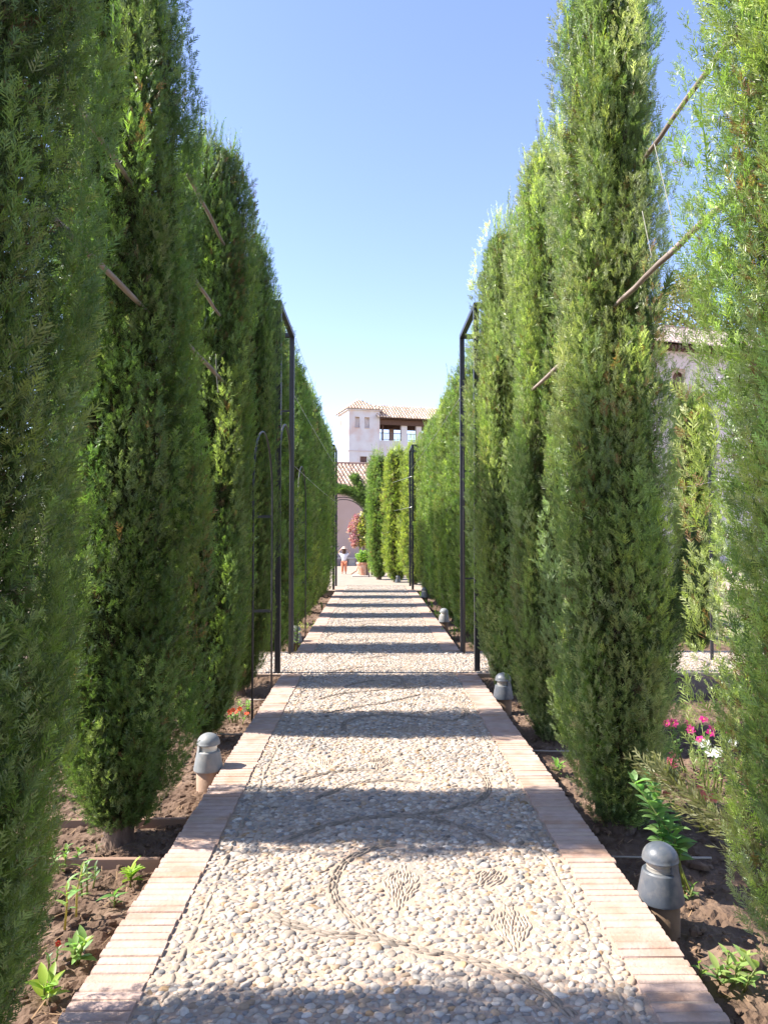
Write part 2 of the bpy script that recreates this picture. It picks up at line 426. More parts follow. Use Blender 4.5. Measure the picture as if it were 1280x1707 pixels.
# crossing slabs (mortar bed with a real edge)
for (y0, y1) in (Y_C1, Y_C2):
    b = MB()
    b.box((-12, y0 + .002, -0.22), (XL1 - .012, y1 - .002, -0.001)); b.box((XR0 + .012, y0 + .002, -0.22), (12, y1 - .002, -0.001))
    tag(b.build('cross_path', M_MORTAR), kind='structure')

# --- brick borders
def border(x0, x1, y0, y1, nm):
    b = MB(); y = y0
    while y < y1 - 0.03:
        p = 0.0525 * random.uniform(.93, 1.07); t = 0.0490 * random.uniform(.95, 1.03)
        zt = 0.011 + random.gauss(0, .0013); e = random.gauss(0, .0035); f_ = random.gauss(0, .0035)
        k = random.gauss(1, .025); c = (.455 * k, .345 * k * random.uniform(.985, 1.015), .29 * k * random.uniform(.97, 1.03))
        if random.random() < .06: c = (.45 * k, .325 * k, .255 * k)
        # worn brick: rounded long edges
        xa, xb = x0 + e, x1 + f_; dz = random.gauss(0, .001); r = random.uniform(.006, .012)
        sec = [(0, -.17), (0, zt - r), (r * .4, zt - r * .3), (r * 1.2, zt), (t - r * 1.2, zt), (t - r * .4, zt - r * .3), (t, zt - r), (t, -.17)]
        Vv = [(xa, y + s_, z) for s_, z in sec] + [(xb, y + s_ + random.gauss(0, .001), z + (dz if z > -.1 else 0)) for s_, z in sec]
        m_ = len(sec); Ff = [(i, i + 1, m_ + i + 1, m_ + i)[::-1] for i in range(m_ - 1)] + [tuple(range(m_)), tuple(range(2 * m_ - 1, m_ - 1, -1))]
        b.add(Vv, Ff, 0, c); y += p
    b.box((x0 + .004, y0, -.18), (x1 - .004, y1, .0055), 1)
    tag(b.build('path_kerb', [M_BRICK, M_MORTAR], tint=True), kind='structure')
for (y0, y1) in ((-1.5, Y_C1[0]), (Y_C1[1], Y_C2[0])):
    border(XL0, XL1, y0, y1, 'l'); border(XR0, XR1, y0, y1, 'r')

# --- soil beds
def soil(x0, x1, y0, y1, step, clods):
    nx = int(abs(x1 - x0) / step); ny = int((y1 - y0) / step)
    Vv = np.empty(((ny + 1) * (nx + 1), 3)); k = 0
    for j in range(ny + 1):
        for i in range(nx + 1):
            x = x0 + (x1 - x0) * i / nx; y = y0 + (y1 - y0) * j / ny
            z = 0.030 * mnoise.noise(Vector((x * 1.7, y * 1.7, 1.3))) + 0.026 * mnoise.noise(Vector((x * 7, y * 7, 5)))
            z += 0.020 * abs(mnoise.noise(Vector((x * 19, y * 19, 2)))) + 0.013 * mnoise.noise(Vector((x * 36, y * 36, 9)))
            if step < .03: z += .13 * min(1, max(0, (y - (y1 - .38)) / .33)) ** 1.5
            Vv[k] = (x + 0.3 * step * mnoise.noise(Vector((x * 31, y * 31, 4))), y, SOIL + z - .005); k += 1
    ii, jj = np.meshgrid(np.arange(nx), np.arange(ny)); b0 = (jj * (nx + 1) + ii).ravel()
    fq = np.stack([b0, b0 + 1, b0 + nx + 2, b0 + nx + 1], 1)
    if x1 < x0: fq = fq[:, ::-1]
    # loose clods
    X = rng.uniform(min(x0, x1), max(x0, x1), clods); Y = rng.uniform(y0, y1, clods); s_ = np.exp(rng.normal(0, .6, clods)) * .0075
    v, q, t, _ = stones(X, Y, rng.uniform(0, 6, clods), s_ * 1.3, s_, s_ * 1.0, np.ones((clods, 3)), False, z0=SOIL + .008)
    o = len(Vv)
    nl = clods // 2; lx = rng.uniform(min(x0, x1), max(x0, x1), nl); ly = rng.uniform(y0, y1, nl); la = rng.uniform(0, 2 * PI, nl); ll = rng.uniform(.008, .035, nl); lw = rng.uniform(.0012, .003, nl)
    lz = np.interp(rng.uniform(0, 1, nl), [0, 1], [SOIL + .008, SOIL + .03]); dx, dy = np.cos(la), np.sin(la); tz = rng.normal(0, .006, nl)
    L4 = np.stack([np.stack([lx - dx * ll - dy * lw, ly - dy * ll + dx * lw, lz - tz], 1), np.stack([lx - dx * ll + dy * lw, ly - dy * ll - dx * lw, lz - tz], 1),
                   np.stack([lx + dx * ll + dy * lw, ly + dy * ll - dx * lw, lz + tz], 1), np.stack([lx + dx * ll - dy * lw, ly + dy * ll + dx * lw, lz + tz], 1)], 1).reshape(-1, 3)
    o2 = o + len(v); nq_ = len(fq) + len(q)
    me = np_mesh('soil', np.concatenate([Vv, v, L4]), [np.concatenate([fq, q + o, np.arange(nl * 4).reshape(-1, 4) + o2]), t + o], [M_SOIL, M_LITTER],
                 np.concatenate([np.zeros(nq_, int), np.ones(nl, int), np.zeros(len(t), int)]), smooth=False)
    tag(link('soil', me), kind='structure')
soil(XL0, -3.1, 0.2, Y_C1[0] - .01, 0.022, 5200)
soil(XR1, 3.9, 0.2, Y_C1[0] - .01, 0.024, 5200)
soil(XL0, -3.1, Y_C1[1] + .01, Y_C2[0] - .01, 0.06, 2500)
soil(XR1, 5.6, Y_C1[1] + .01, Y_C2[0] - .01, 0.06, 2500)
b = MB(); b.box((-22, Y_C2[1] + .004, -.22), (24, 60, -0.003)); tag(b.build('plaza', M_PLAZA), kind='structure')

# ------------------------------------------------------------------ cypress trees
def spray_template(r, nb=13, sub=False):
    """flat plume of kites along +Z, fan in XZ; unit length"""
    V = []
    def kite(p, d, L_, wd, nrm):
        p = Vector(p); d = Vector(d).normalized(); s_ = d.cross(nrm)
        if s_.length < 1e-4: s_ = d.orthogonal()
        s_.normalize()
        V.extend([p, p + d * L_ * .45 + s_ * wd * .42, p + d * L_, p + d * L_ * .45 - s_ * wd * .42])
    bend = r.gauss(0, .12)
    def stem(t): return Vector((bend * t * t, 0.08 * t * t, t))
    kite(stem(0), Vector((bend * .3, 0, 1)), .62, .055, Vector((0, 1, 0)))
    kite(stem(.55), Vector((bend, .05, 1)), .45, .07, Vector((0, 1, 0)))
    for i in range(nb):
        t = .06 + .86 * i / (nb - 1); sd = 1 if i % 2 else -1
        a = math.radians(r.uniform(26, 46)); L_ = (.42 * (1 - t) ** .8 + .15) * r.uniform(.75, 1.2)
        oy = r.gauss(0, .32)
        d = Vector((sd * math.sin(a), oy, math.cos(a)))
        kite(stem(t), d, L_, .085 * (0.8 + .3 * r.random()), Vector((r.gauss(0, .35), 1, r.gauss(0, .3))))
        if sub and L_ > .26:
            for u_ in (.45,):
                d2 = Vector((sd * math.sin(a + r.uniform(-.75, .75)), oy + r.gauss(0, .4), math.cos(a)))
                kite(stem(t) + d.normalized() * L_ * u_, d2, L_ * .55, .06, Vector((r.gauss(0, .4), 1, 0)))
    return np.array([tuple(v) for v in V])


def place_sprays(pos, d, nrm, scale, tint, temps, widen=1.0):
    """pos,d,nrm (n,3); returns vertices and colours"""
    d = d / np.linalg.norm(d, axis=1, keepdims=True)
    s_ = np.cross(d, nrm); s_ /= np.linalg.norm(s_, axis=1, keepdims=True) + 1e-9
    nn = np.cross(s_, d)
    which = rng.integers(0, len(temps), len(pos)); VV = []; CC = []
    for k, T_ in enumerate(temps):
        m_ = which == k
        if not m_.any(): continue
        p = pos[m_][:, None]; sc = scale[m_][:, None, None]
        v = p + sc * (T_[None, :, 0:1] * s_[m_][:, None] * widen + T_[None, :, 1:2] * nn[m_][:, None] + T_[None, :, 2:3] * d[m_][:, None])
        VV.append(v.reshape(-1, 3))
        grad = 0.86 + 0.28 * np.clip(T_[:, 2], 0, 1)            # young tips are paler, along each spray
        CC.append((tint[m_][:, None] * grad[None, :, None]).reshape(-1, 3))
    return np.concatenate(VV), np.concatenate(CC)


r_ = random.Random(3)
TEMP_HI = [spray_template(r_, 10, False) for _ in range(7)]
def whip_template(r):
    V = []
    def kite(p, d, L_, wd):
        d = d.normalized(); s_ = d.cross(Vector((r.gauss(0, .4), 1, r.gauss(0, .3)))).normalized(); V.extend([p, p + d * L_ * .45 + s_ * wd * .5, p + d * L_, p + d * L_ * .45 - s_ * wd * .5])
    for i in range(4): kite(Vector((0, 0, i * .23)), Vector((r.gauss(0, .05), r.gauss(0, .05), 1)), .32, .022)
    for i in range(20):
        t = .08 + .9 * i / 19; a = r.uniform(0, 6.28); kite(Vector((0, 0, t)), Vector((math.cos(a) * .6, math.sin(a) * .6, .8)), .11 * (1.25 - .6 * t) * r.uniform(.7, 1.3), .022)
    return np.array([tuple(v) for v in V])
TEMP_WHIP = [whip_template(r_) for _ in range(4)]
TEMP_LO = [spray_template(r_, 9, False) for _ in range(5)]
PAL = np.array([(.125, .175, .050), (.105, .158, .062), (.165, .210, .058), (.205, .215, .110), (.085, .135, .045), (.24, .255, .075), (.165, .190, .110)])
PROF_T = [0, .035, .09, .18, .32, .5, .68, .8, .88, .94, 1.0]
PROF_R = [.34, .60, .82, .95, 1.0, 1.0, .99, .96, .88, .70, .30]


def crown(name, seed, H=5.0, zb=0.16, R=0.45, n_plume=170, per=52, hi=True, spray=0.125, palw=None, ragged=0.0, lean=0.0, tone=(1, 1, 1), skirt=0.0):
    """columnar cypress crown: a bundle of upright plumes, each clad in small sprays"""
    global rng
    rng = np.random.default_rng(seed); rr = random.Random(seed)
    temps = TEMP_HI if hi else TEMP_LO
    PALT = PAL * np.array([tone])
    palw = np.array(palw if palw is not None else [.22, .2, .16, .16, .12, .05, .09]); palw = palw / palw.sum()
    P, D, Nn, Sc, Tn = [], [], [], [], []; WP = []
    # lobing round the trunk: a few limbs bulge, with crevices between them
    lob = [(rr.uniform(0, 6.28), rr.randint(2, 3), rr.uniform(.07, .12)), (rr.uniform(0, 6.28), rr.randint(5, 7), rr.uniform(.07, .11))]
    lk, lp = rr.choice((6, 7, 8)), rr.uniform(0, 6.28)
    def Rad(th, z):
        t = np.clip((z - zb) / (H - zb), 0, 1)
        r0 = np.interp(t, PROF_T, PROF_R) * R * (1 + skirt * np.exp(-((t - .2) / .16) ** 2))
        for ph, k, amp in lob: r0 = r0 * (1 + amp * np.sin(k * th + ph + 1.3 * np.sin(z * .9 + ph)))
        r0 = r0 + .034 * np.sin(lk * th + lp + 1.1 * np.sin(z * 1.1 + lp)) * np.clip(t * 8, 0, 1)
        return r0
    for i in range(n_plume):
        th = i * 2.39996 + rr.gauss(0, .35)
        u = (i + rr.random()) / n_plume
        zc = zb + (H - zb) * (0.02 + 0.95 * u ** 0.97) + rr.gauss(0, .12)
        L_ = rr.uniform(.45, 1.15) * (1 - .30 * u)
        z0 = max(zb - .06, zc - L_ * .5); z1 = min(zc + L_ * .5, H + rr.uniform(-.15, .18))
        if z1 - z0 < .25: z0 = z1 - .35
        L_ = z1 - z0; pr = rr.uniform(.055, .115) * (1 - .20 * u)
        k = rr.random()
        base = PALT[rng.choice(len(PAL), p=palw)] * .6 + PALT[rng.choice(len(PAL), p=palw)] * .4
        base = base * math.exp(rr.gauss(0, .19))
        m_ = int(per * (L_ / .9) * (pr / .085))
        s_ = rng.uniform(0, 1, m_) ** .9; ph = rng.uniform(0, 2 * PI, m_)
        zz = z0 + L_ * s_
        rad = Rad(th, zz) - pr * .75 + rr.gauss(0, .035 + ragged)
        rad = np.maximum(rad + (0.05 * s_), .02)
        w_ = pr * np.sqrt(np.clip(np.minimum(s_ * 5 + .35, 1) * (1 - s_ ** 3.0) + .03, 0, 1)) * rng.uniform(.65, 1.0, m_)
        out = np.array([math.cos(th), math.sin(th), 0]); tan_ = np.array([-math.sin(th), math.cos(th), 0])
        lo = np.cos(ph)[:, None] * out + np.sin(ph)[:, None] * tan_
        ok = np.cos(ph) > -.55
        c = rad[:, None] * out + zz[:, None] * np.array([0, 0, 1])
        pos = c + w_[:, None] * lo
        d = np.array([0, 0, 1.0]) * rng.uniform(.8, 1.15, m_)[:, None] + lo * rng.uniform(.2, .7, m_)[:, None] + out * .16 + rng.normal(0, .22, (m_, 3))
        sc = spray * np.exp(rng.normal(0, .25, m_)) * (1 - .2 * s_) * np.where(rng.uniform(0, 1, m_) < .08, 1.45, 1.0)
        t_ = base[None] * np.exp(rng.normal(0, .13, (m_, 1))) * (1 + .22 * s_[:, None] * np.array([1.2, 1, .6]))
        br = rng.uniform(0, 1, m_) < (.30 if rr.random() < .035 else .003)
        t_[br] = np.array([.22, .125, .06])
        P.append(pos[ok]); D.append(d[ok]); Nn.append((lo * .6 + rng.normal(0, 1.0, (m_, 3)))[ok]); Sc.append(sc[ok]); Tn.append(t_[ok])
        # wispy leader at the tip of high plumes
        if u > .70 or rr.random() < .04:
            q = rr.randint(2, 4)
            tip = np.array([0, 0, z1]) + out * (float(Rad(th, np.array(z1))) * .8)
            WP.append((tip + rng.normal(0, .03, (q, 3)) - np.array([0, 0, .05]), np.array([0, 0, 1]) + out * .10 + rng.normal(0, .12, (q, 3)), rng.normal(0, 1, (q, 3)), rng.uniform(.18, .40, q), np.repeat((base * 1.1)[None], q, 0)))
    # outlying tufts
    q = 90
    th = rng.uniform(0, 2 * PI, q); z = rng.uniform(zb + .1, H * .9, q); rd = Rad(th, z) + rng.uniform(-.03, .02, q)
    out = np.stack([np.cos(th), np.sin(th), 0 * th], 1)
    for j in range(5):
        P.append(out * rd[:, None] + z[:, None] * np.array([0, 0, 1]) + rng.normal(0, .025, (q, 3))); D.append(out * .55 + np.array([0, 0, 1]) + rng.normal(0, .25, (q, 3)))
        Nn.append(out + rng.normal(0, .5, (q, 3))); Sc.append(rng.uniform(.05, .09, q) * spray / .06); Tn.append(PALT[rng.choice(len(PAL), q, p=palw)] * 1.08)
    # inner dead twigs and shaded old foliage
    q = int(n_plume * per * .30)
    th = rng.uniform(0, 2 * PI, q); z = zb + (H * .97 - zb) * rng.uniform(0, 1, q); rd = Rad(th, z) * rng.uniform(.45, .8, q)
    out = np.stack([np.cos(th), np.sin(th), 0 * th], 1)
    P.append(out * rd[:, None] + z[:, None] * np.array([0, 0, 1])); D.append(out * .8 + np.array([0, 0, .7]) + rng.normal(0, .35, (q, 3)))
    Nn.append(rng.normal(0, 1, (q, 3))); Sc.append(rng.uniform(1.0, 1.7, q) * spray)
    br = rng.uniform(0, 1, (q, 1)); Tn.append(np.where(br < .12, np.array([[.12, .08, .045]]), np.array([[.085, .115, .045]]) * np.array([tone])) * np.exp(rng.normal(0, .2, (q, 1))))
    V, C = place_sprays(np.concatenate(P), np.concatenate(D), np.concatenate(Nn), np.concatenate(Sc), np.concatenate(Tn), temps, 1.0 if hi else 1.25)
    Vw, Cw = place_sprays(*[np.concatenate([w_[k] for w_ in WP]) for k in range(5)], TEMP_WHIP); V = np.concatenate([V, Vw]); C = np.concatenate([C, Cw])
    nq = len(V) // 4; Fq = np.arange(nq * 4).reshape(-1, 4)
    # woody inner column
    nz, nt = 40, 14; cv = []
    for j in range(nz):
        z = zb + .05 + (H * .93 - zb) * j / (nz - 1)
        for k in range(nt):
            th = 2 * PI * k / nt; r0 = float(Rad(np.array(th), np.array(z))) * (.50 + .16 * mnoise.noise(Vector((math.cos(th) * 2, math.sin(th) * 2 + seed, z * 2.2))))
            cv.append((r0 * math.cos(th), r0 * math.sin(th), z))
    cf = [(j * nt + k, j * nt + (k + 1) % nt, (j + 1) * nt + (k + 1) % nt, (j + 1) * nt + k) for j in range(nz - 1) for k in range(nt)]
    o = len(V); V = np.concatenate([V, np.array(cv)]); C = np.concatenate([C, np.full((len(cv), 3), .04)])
    if lean: V[:, 0] += lean * (V[:, 2] / H) ** 2
    mi = np.concatenate([np.zeros(nq, int), np.ones(len(cf), int)])
    return np_mesh(name, V, np.concatenate([Fq, np.array(cf) + o]), [M_FOL, M_CORE], mi, C)


def trunk(seed, H=4.2):
    rr = random.Random(seed); b = MB(); n = 12; zs = [-.06, 0, .05, .12, .22, .4, .8, 1.5, 2.6, H]
    rs = [.115, .098, .084, .074, .068, .062, .055, .045, .032, .012]
    b.tube([(rr.gauss(0, .008) * (z > .1), rr.gauss(0, .008) * (z > .1), z) for z in zs], rs, n)
    for k in range(5):                      # basal limbs that sweep up into the crown
        a = k * 1.257 + rr.uniform(-.4, .4); z0 = rr.uniform(.10, .45); R1 = rr.uniform(.10, .17)
        b.tube([(.03 * math.cos(a), .03 * math.sin(a), z0), (R1 * .6 * math.cos(a), R1 * .6 * math.sin(a), z0 + .12), (R1 * math.cos(a), R1 * math.sin(a), z0 + .42), (R1 * 1.05 * math.cos(a), R1 * 1.05 * math.sin(a), z0 + 1.1)], [.026, .022, .017, .008], 7)
    me = b.mesh('trunk', M_BARK, True)
    return me


YEL = [.14, .08, .24, .16, .05, .24, .09]; GRY = [.12, .16, .10, .28, .08, .06, .20]; DRK = [.24, .28, .10, .08, .24, .02, .04]
SUNLIT_TONE = (1.30, 1.33, 1.28)      # sunlight on the right row, put into its foliage tint
CR = {  # one palette: near left crowns toned down as shaded, right ones up as sunlit
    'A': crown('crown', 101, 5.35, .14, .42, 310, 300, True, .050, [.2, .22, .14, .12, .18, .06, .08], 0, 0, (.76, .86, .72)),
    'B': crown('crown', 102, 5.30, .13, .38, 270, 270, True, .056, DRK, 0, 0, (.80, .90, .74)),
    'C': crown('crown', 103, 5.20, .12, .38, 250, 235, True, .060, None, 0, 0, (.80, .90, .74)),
    'D': crown('crown', 104, 5.20, .04, .335, 250, 260, True, .057, GRY, .012, 0, SUNLIT_TONE),
    'R': crown('crown', 110, 5.45, .03, .405, 370, 270, True, .049, [.25, .16, .2, .17, .1, .05, .12], .01, 0, (1.45, 1.50, 1.38)),  # nearest right crown: its sunlit brightness is put into the tone
    'P': crown('crown', 109, 5.40, .03, .285, 250, 250, True, .057, GRY, .012, 0, SUNLIT_TONE, .22),
    'E': crown('crown', 105, 4.75, .12, .355, 190, 100, False, .080, [.2, .14, .2, .14, .1, .12, .1], 0, 0, (1.15, 1.22, 1.05)),
    'F': crown('crown', 106, 4.95, .12, .355, 190, 100, False, .080, None, .012, 0, (1.15, 1.25, 1.0)),
    'G': crown('crown', 107, 4.65, .12, .345, 190, 100, False, .080, DRK, 0, 0, (1.2, 1.3, 1.0)),
    'Y': crown('crown', 108, 4.45, .08, .33, 170, 80, False, .085, [.05, .0, .34, .02, .02, .6, .0], 0, 0, (1.12, 1.2, .95)),
}
TK = [trunk(s_) for s_ in (1, 2, 3)]
rng = np.random.default_rng(5)
LX, RX = -1.44, 1.59
GL = 'cypresses in the left row along the path'; GR = 'cypresses in the right row along the path'


def tree(kind, x, y, rz, s, label, group, z=SOIL, sxy=1.0):
    o = empty('cypress_tree', (x, y, z), rz, label, 'cypress tree', group); o.scale = (s * sxy, s * sxy, s)
    o.rotation_euler.x = .014 * math.sin(x * 5 + y * 3.7); o.rotation_euler.y = .012 * math.sin(x * 3 + y * 5.1)
    link('crown', CR[kind], o); link('trunk', TK[int(x * 7 + y * 3) % 3], o)
    return o


# left row
left_row = [
    ('A', LX + .11, 2.12, 2.1, .93, 'huge dark cypress filling the left edge of the photo, nearest on the left'),
    ('B', LX, 4.25, 0.4, .985, 'tall dark cypress with its bare brown trunk showing above the two soil boards'),
    ('C', LX + .02, 6.2, 1.0, .985, 'cypress behind the pale grey bollard lamp, red flowers at its foot'),
    ('C', LX, 8.0, 3.9, .965, 'cypress just before the left black frame, partly behind the arched trellis'),
    ('F', LX, 10.25, .7, 1.0, 'cypress directly behind the left black frame posts'),
    ('G', LX, 12.2, 2.5, 1.03, 'second cypress behind the left black frame'),
    ('E', LX, 14.2, 4.2, 1.0, 'third cypress behind the left black frame'),
    ('F', LX, 16.2, 5.3, .98, 'third from the far end of the left cypress row'),
    ('G', LX, 18.2, 1.7, 1.0, 'second from the far end of the left cypress row'),
    ('F', LX + .03, 20.0, 3.2, .93, 'last cypress of the left row, beside the far thin post'),
]
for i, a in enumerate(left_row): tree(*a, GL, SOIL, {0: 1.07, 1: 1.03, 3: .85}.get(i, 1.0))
right_row = [
    ("R", 1.665, 2.42, 1.9, 1.0, 'huge pale sunlit cypress filling the right edge of the photo, nearest on the right'),
    ('P', 1.475, 4.45, 0.9, 1.0, 'tall cypress with sunlit left flank and dark right side, behind the nearest right bollard lamp'),
    ('D', 1.51, 6.3, 4.4, .99, 'slender cypress between the tall half-dark cypress and the right frame, low wooden pole beside it'),
    ('D', 1.53, 8.04, 2.7, .985, 'cypress just in front of the right black frame, small dark bollard lamp at its foot'),
    ('E', RX, 10.3, .3, .95, 'cypress directly behind the right black frame posts'),
    ('F', RX, 12.3, 1.9, .93, 'second cypress behind the right black frame'),
    ('E', RX, 14.3, 3.6, .96, 'third cypress behind the right black frame'),
    ('G', RX, 16.25, 5.0, .98, 'fourth cypress behind the right black frame'),
    ('F', RX, 18.2, .9, .92, 'cypress second before the far right post'),
    ('E', RX - .02, 20.0, 2.2, .97, 'cypress right beside the far right post, on its near side'),
]
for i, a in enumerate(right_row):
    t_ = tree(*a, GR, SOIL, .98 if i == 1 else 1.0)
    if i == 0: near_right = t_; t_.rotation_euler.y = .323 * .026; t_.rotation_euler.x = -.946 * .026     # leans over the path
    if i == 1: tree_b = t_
GF = 'cypresses where the path bends at its end'
tree('Y', 1.26, 22.65, 1.0, .98, 'bright yellow-green cypress between the far right post and the last two trees', GF, -.02, 1.2)
tree('Y', .74, 23.7, 3.0, .97, 'narrow lime-green cypress behind a small grey lamp at the path end', GF, -.02, 1.2)
end_tree = tree('G', .20, 25.0, 2.0, .92, 'dark cypress at the path end whose branch is trained into the green arch', GF, -.02, 1.15)
GS = 'cypresses of the row beyond the right flower bed'
tree('E', 4.64, 10.55, .4, .81, 'sunlit yellow-green cypress farther right, seen through the gap before the pink walled building', GS)
tree('F', 4.45, 12.6, 2.4, .9, 'cypress of the farther right row, just behind the sunlit yellow-green one', GS)
tree('E', 4.5, 14.6, 4.4, .93, 'third cypress of the farther right row, mostly hidden', GS)

# low side branches
def side_branch(parent, base, tip, n, seed, tint, r=.09, sp=.10):
    rr = np.random.default_rng(seed); base = np.array(base); tip = np.array(tip); t = rr.uniform(0, 1, n) ** .8
    ax = tip - base; L_ = np.linalg.norm(ax); ax = ax / L_
    off = rr.normal(0, 1, (n, 3)); off /= np.linalg.norm(off, axis=1, keepdims=True)
    pos = base + (tip - base) * t[:, None] + off * (r * (1 - .75 * t))[:, None] * rr.uniform(.2, 1, (n, 1)); pos[:, 2] += -.03 * np.sin(t * PI)
    d = ax[None] + off * .5 + np.array([0, 0, .25]); sc = rr.uniform(.7, 1.3, n) * sp
    V, C = place_sprays(pos, d, off, sc, np.array(tint)[None] * np.exp(rr.normal(0, .15, (n, 1))), TEMP_HI)
    b = MB(); b.tube([tuple(base), tuple((base + tip) / 2 + np.array([0, 0, -.02])), tuple(tip)], [.011, .008, .003], 6)
    tv = np.array(b.v); tf = np.array([f for f in b.f if len(f) == 4]); o = len(V)
    me = np_mesh('side_branch', np.concatenate([V, tv]), [np.concatenate([np.arange(o).reshape(-1, 4), tf + o])], [M_FOL, M_BARK],
                 np.concatenate([np.zeros(o // 4, int), np.ones(len(tf), int)]), np.concatenate([C, np.ones((len(tv), 3))]))
    return link('side_branch', me, parent)
bpy.context.view_layer.update()
def local(o, p): return tuple(o.matrix_world.inverted() @ Vector(p))
nb_ = side_branch(near_right, local(near_right, (1.45, 2.55, .45)), local(near_right, at(1090, 1288, 2.9)), 110, 1, (.17, .17, .075))
nb_['label'] = 'low olive branch reaching out over the flower bed'
side_branch(tree_b, local(tree_b, (1.6, 4.3, .75)), local(tree_b, at(1164, 890, 4.2)), 420, 2, (.08, .12, .05), .17, .10)
side_branch(tree_b, local(tree_b, (1.56, 4.3, 2.72)), local(tree_b, at(1122, 450, 4.15)), 40, 3, (.07, .11, .04), .035, .10)
# branch trained over the hoop at the end of the path
def trained_branch(parent, pts, n, seed):
    rr = np.random.default_rng(seed); P = np.array([tuple(p) for p in pts]); m_ = len(P) - 1
    t = rr.uniform(0, m_, n); i = np.minimum(t.astype(int), m_ - 1); f = (t - i)[:, None]
    pos = P[i] * (1 - f) + P[i + 1] * f; ax = P[i + 1] - P[i]; ax /= np.linalg.norm(ax, axis=1, keepdims=True)
    off = rr.normal(0, 1, (n, 3)); off /= np.linalg.norm(off, axis=1, keepdims=True)
    wd = np.interp(t / m_, [0, .5, 1], [.30, .22, .12]); pos = pos + off * wd[:, None] * rr.uniform(.2, 1, (n, 1)); pos[:, 2] += .08
    V, C = place_sprays(pos, ax + off * .6, off, rr.uniform(.12, .24, n), np.array([[.09, .14, .045]]) * np.exp(rr.normal(0, .2, (n, 1))), TEMP_LO, 1.3)
    return link('trained_branch', np_mesh('trained_branch', V, np.arange(len(V)).reshape(-1, 4), M_FOL, None, C), parent)
arch_px = [(633, 935), (632, 905), (628, 880), (620, 858), (608, 840), (594, 827), (578, 820), (562, 818), (548, 822)]
trained_branch(end_tree, [local(end_tree, at(u, v, 26.2)) for u, v in arch_px], 3200, 4)
trained_branch(end_tree, [local(end_tree, at(u, v, 26.2)) for u, v in [(618, 845), (607, 822), (598, 808), (591, 800)]], 520, 5)

# ------------------------------------------------------------------ metal frames at the crossings
def bar(b, p0, p1, t=.03, mi=0):
    p0 = Vector(p0); p1 = Vector(p1); d = p1 - p0; L_ = d.length
    M = Matrix.Translation(p0) @ d.to_track_quat('Z', 'Y').to_matrix().to_4x4()
    b.box((-t, -t, 0), (t, t, L_), mi, M, ch=.004)


def frame(x, y0, y1, H, sg, label, gate):
    """portal frame beside the path: posts, a top rail along the path, rails going out over the side path"""
    o = empty('metal_portal', (x, y0, 0), 0, label, 'metal portal', 'black metal portals at the crossings')
    L_ = y1 - y0; t = .031; xo = sg * 1.25
    for (px_, py) in ((0, 0), (0, L_), (xo, 0), (xo, L_)):
        b = MB(); b.box((px_ - t, py - t, -.2), (px_ + t, py + t, H - .0605), ch=.003); b.build('post', M_BLACK, o)
    b = MB(); b.box((-t, -t, H - .06), (t, L_ + t, H), ch=.003); b.build('top_rail', M_BLACK, o)
    for py in (0, L_):
        b = MB(); b.box((min(sg * (t + .001), xo), py - t, H - .058), (max(sg * (t + .001), xo), py + t, H - .002), ch=.003); b.build('side_rail', M_BLACK, o)
    if gate:                          # inner hoop and rungs between the posts
        yc = L_ / 2; rad = L_ / 2 - .13
        b = MB(); pts = [(0, yc - rad, -.02)] + [(0, yc - rad * math.cos(a), 2.42 + rad * .9 * math.sin(a)) for a in [PI * k / 16 for k in range(17)]] + [(0, yc + rad, -.02)]
        b.tube(pts, .013, 8); b.build('hoop', M_BLACK, o, True)
        for z in ((.98, 1.74, 2.42, 3.22) if sg > 0 else (3.22,)):
            b = MB(); b.box((min(sg * (t + .001), xo - sg * (t + .001)), L_ - .011, z - .011), (max(sg * (t + .001), xo - sg * (t + .001)), L_ + .011, z + .011)); b.build('rung', M_BLACK, o)
    return o
frame(-1.087, 8.47, 9.86, 4.27, -1, 'tall black metal frame on the left of the first crossing', True)
frame(1.195, 8.52, 9.88, 4.27, 1, 'tall black metal frame on the right of the first crossing', True)
frame(-1.10, 20.6, 22.0, 4.05, -1, 'far black metal frame on the left, only its thin post shows beside the last tree', False)
frame(1.10, 20.55, 22.0, 4.05, 1, 'far black metal frame on the right, thin dark post before the lime-green trees', False)

# arched trellis panels along the left row
def trellis(x, y0, y1, top, label):
    o = empty('arched_trellis', (x, y0, SOIL), 0, label, 'trellis', 'arched metal trellises in the left row')
    L_ = y1 - y0; r = L_ / 2; sp = top - SOIL - r * .95
    b = MB(); pts = [(0, 0, -.05), (0, 0, sp * .5)] + [(0, r - r * math.cos(PI * k / 18), sp + r * .95 * math.sin(PI * k / 18)) for k in range(19)] + [(0, L_, sp * .5), (0, L_, -.05)]
    b.tube(pts, .0095, 8); b.build('hoop', M_BLACK, o, True)
    for z in (.95, 1.92):
        b = MB(); b.box((-.55, L_ - .012, z - .013), (-.016, L_ + .012, z + .013)); b.build('rung', M_BLACK, o)
trellis(-1.04, 6.42, 7.62, 2.55, 'black arched trellis between the cypresses just before the left frame')
trellis(-1.085, 10.65, 11.9, 2.6, 'black arched trellis beyond the left frame, small in the dark row')

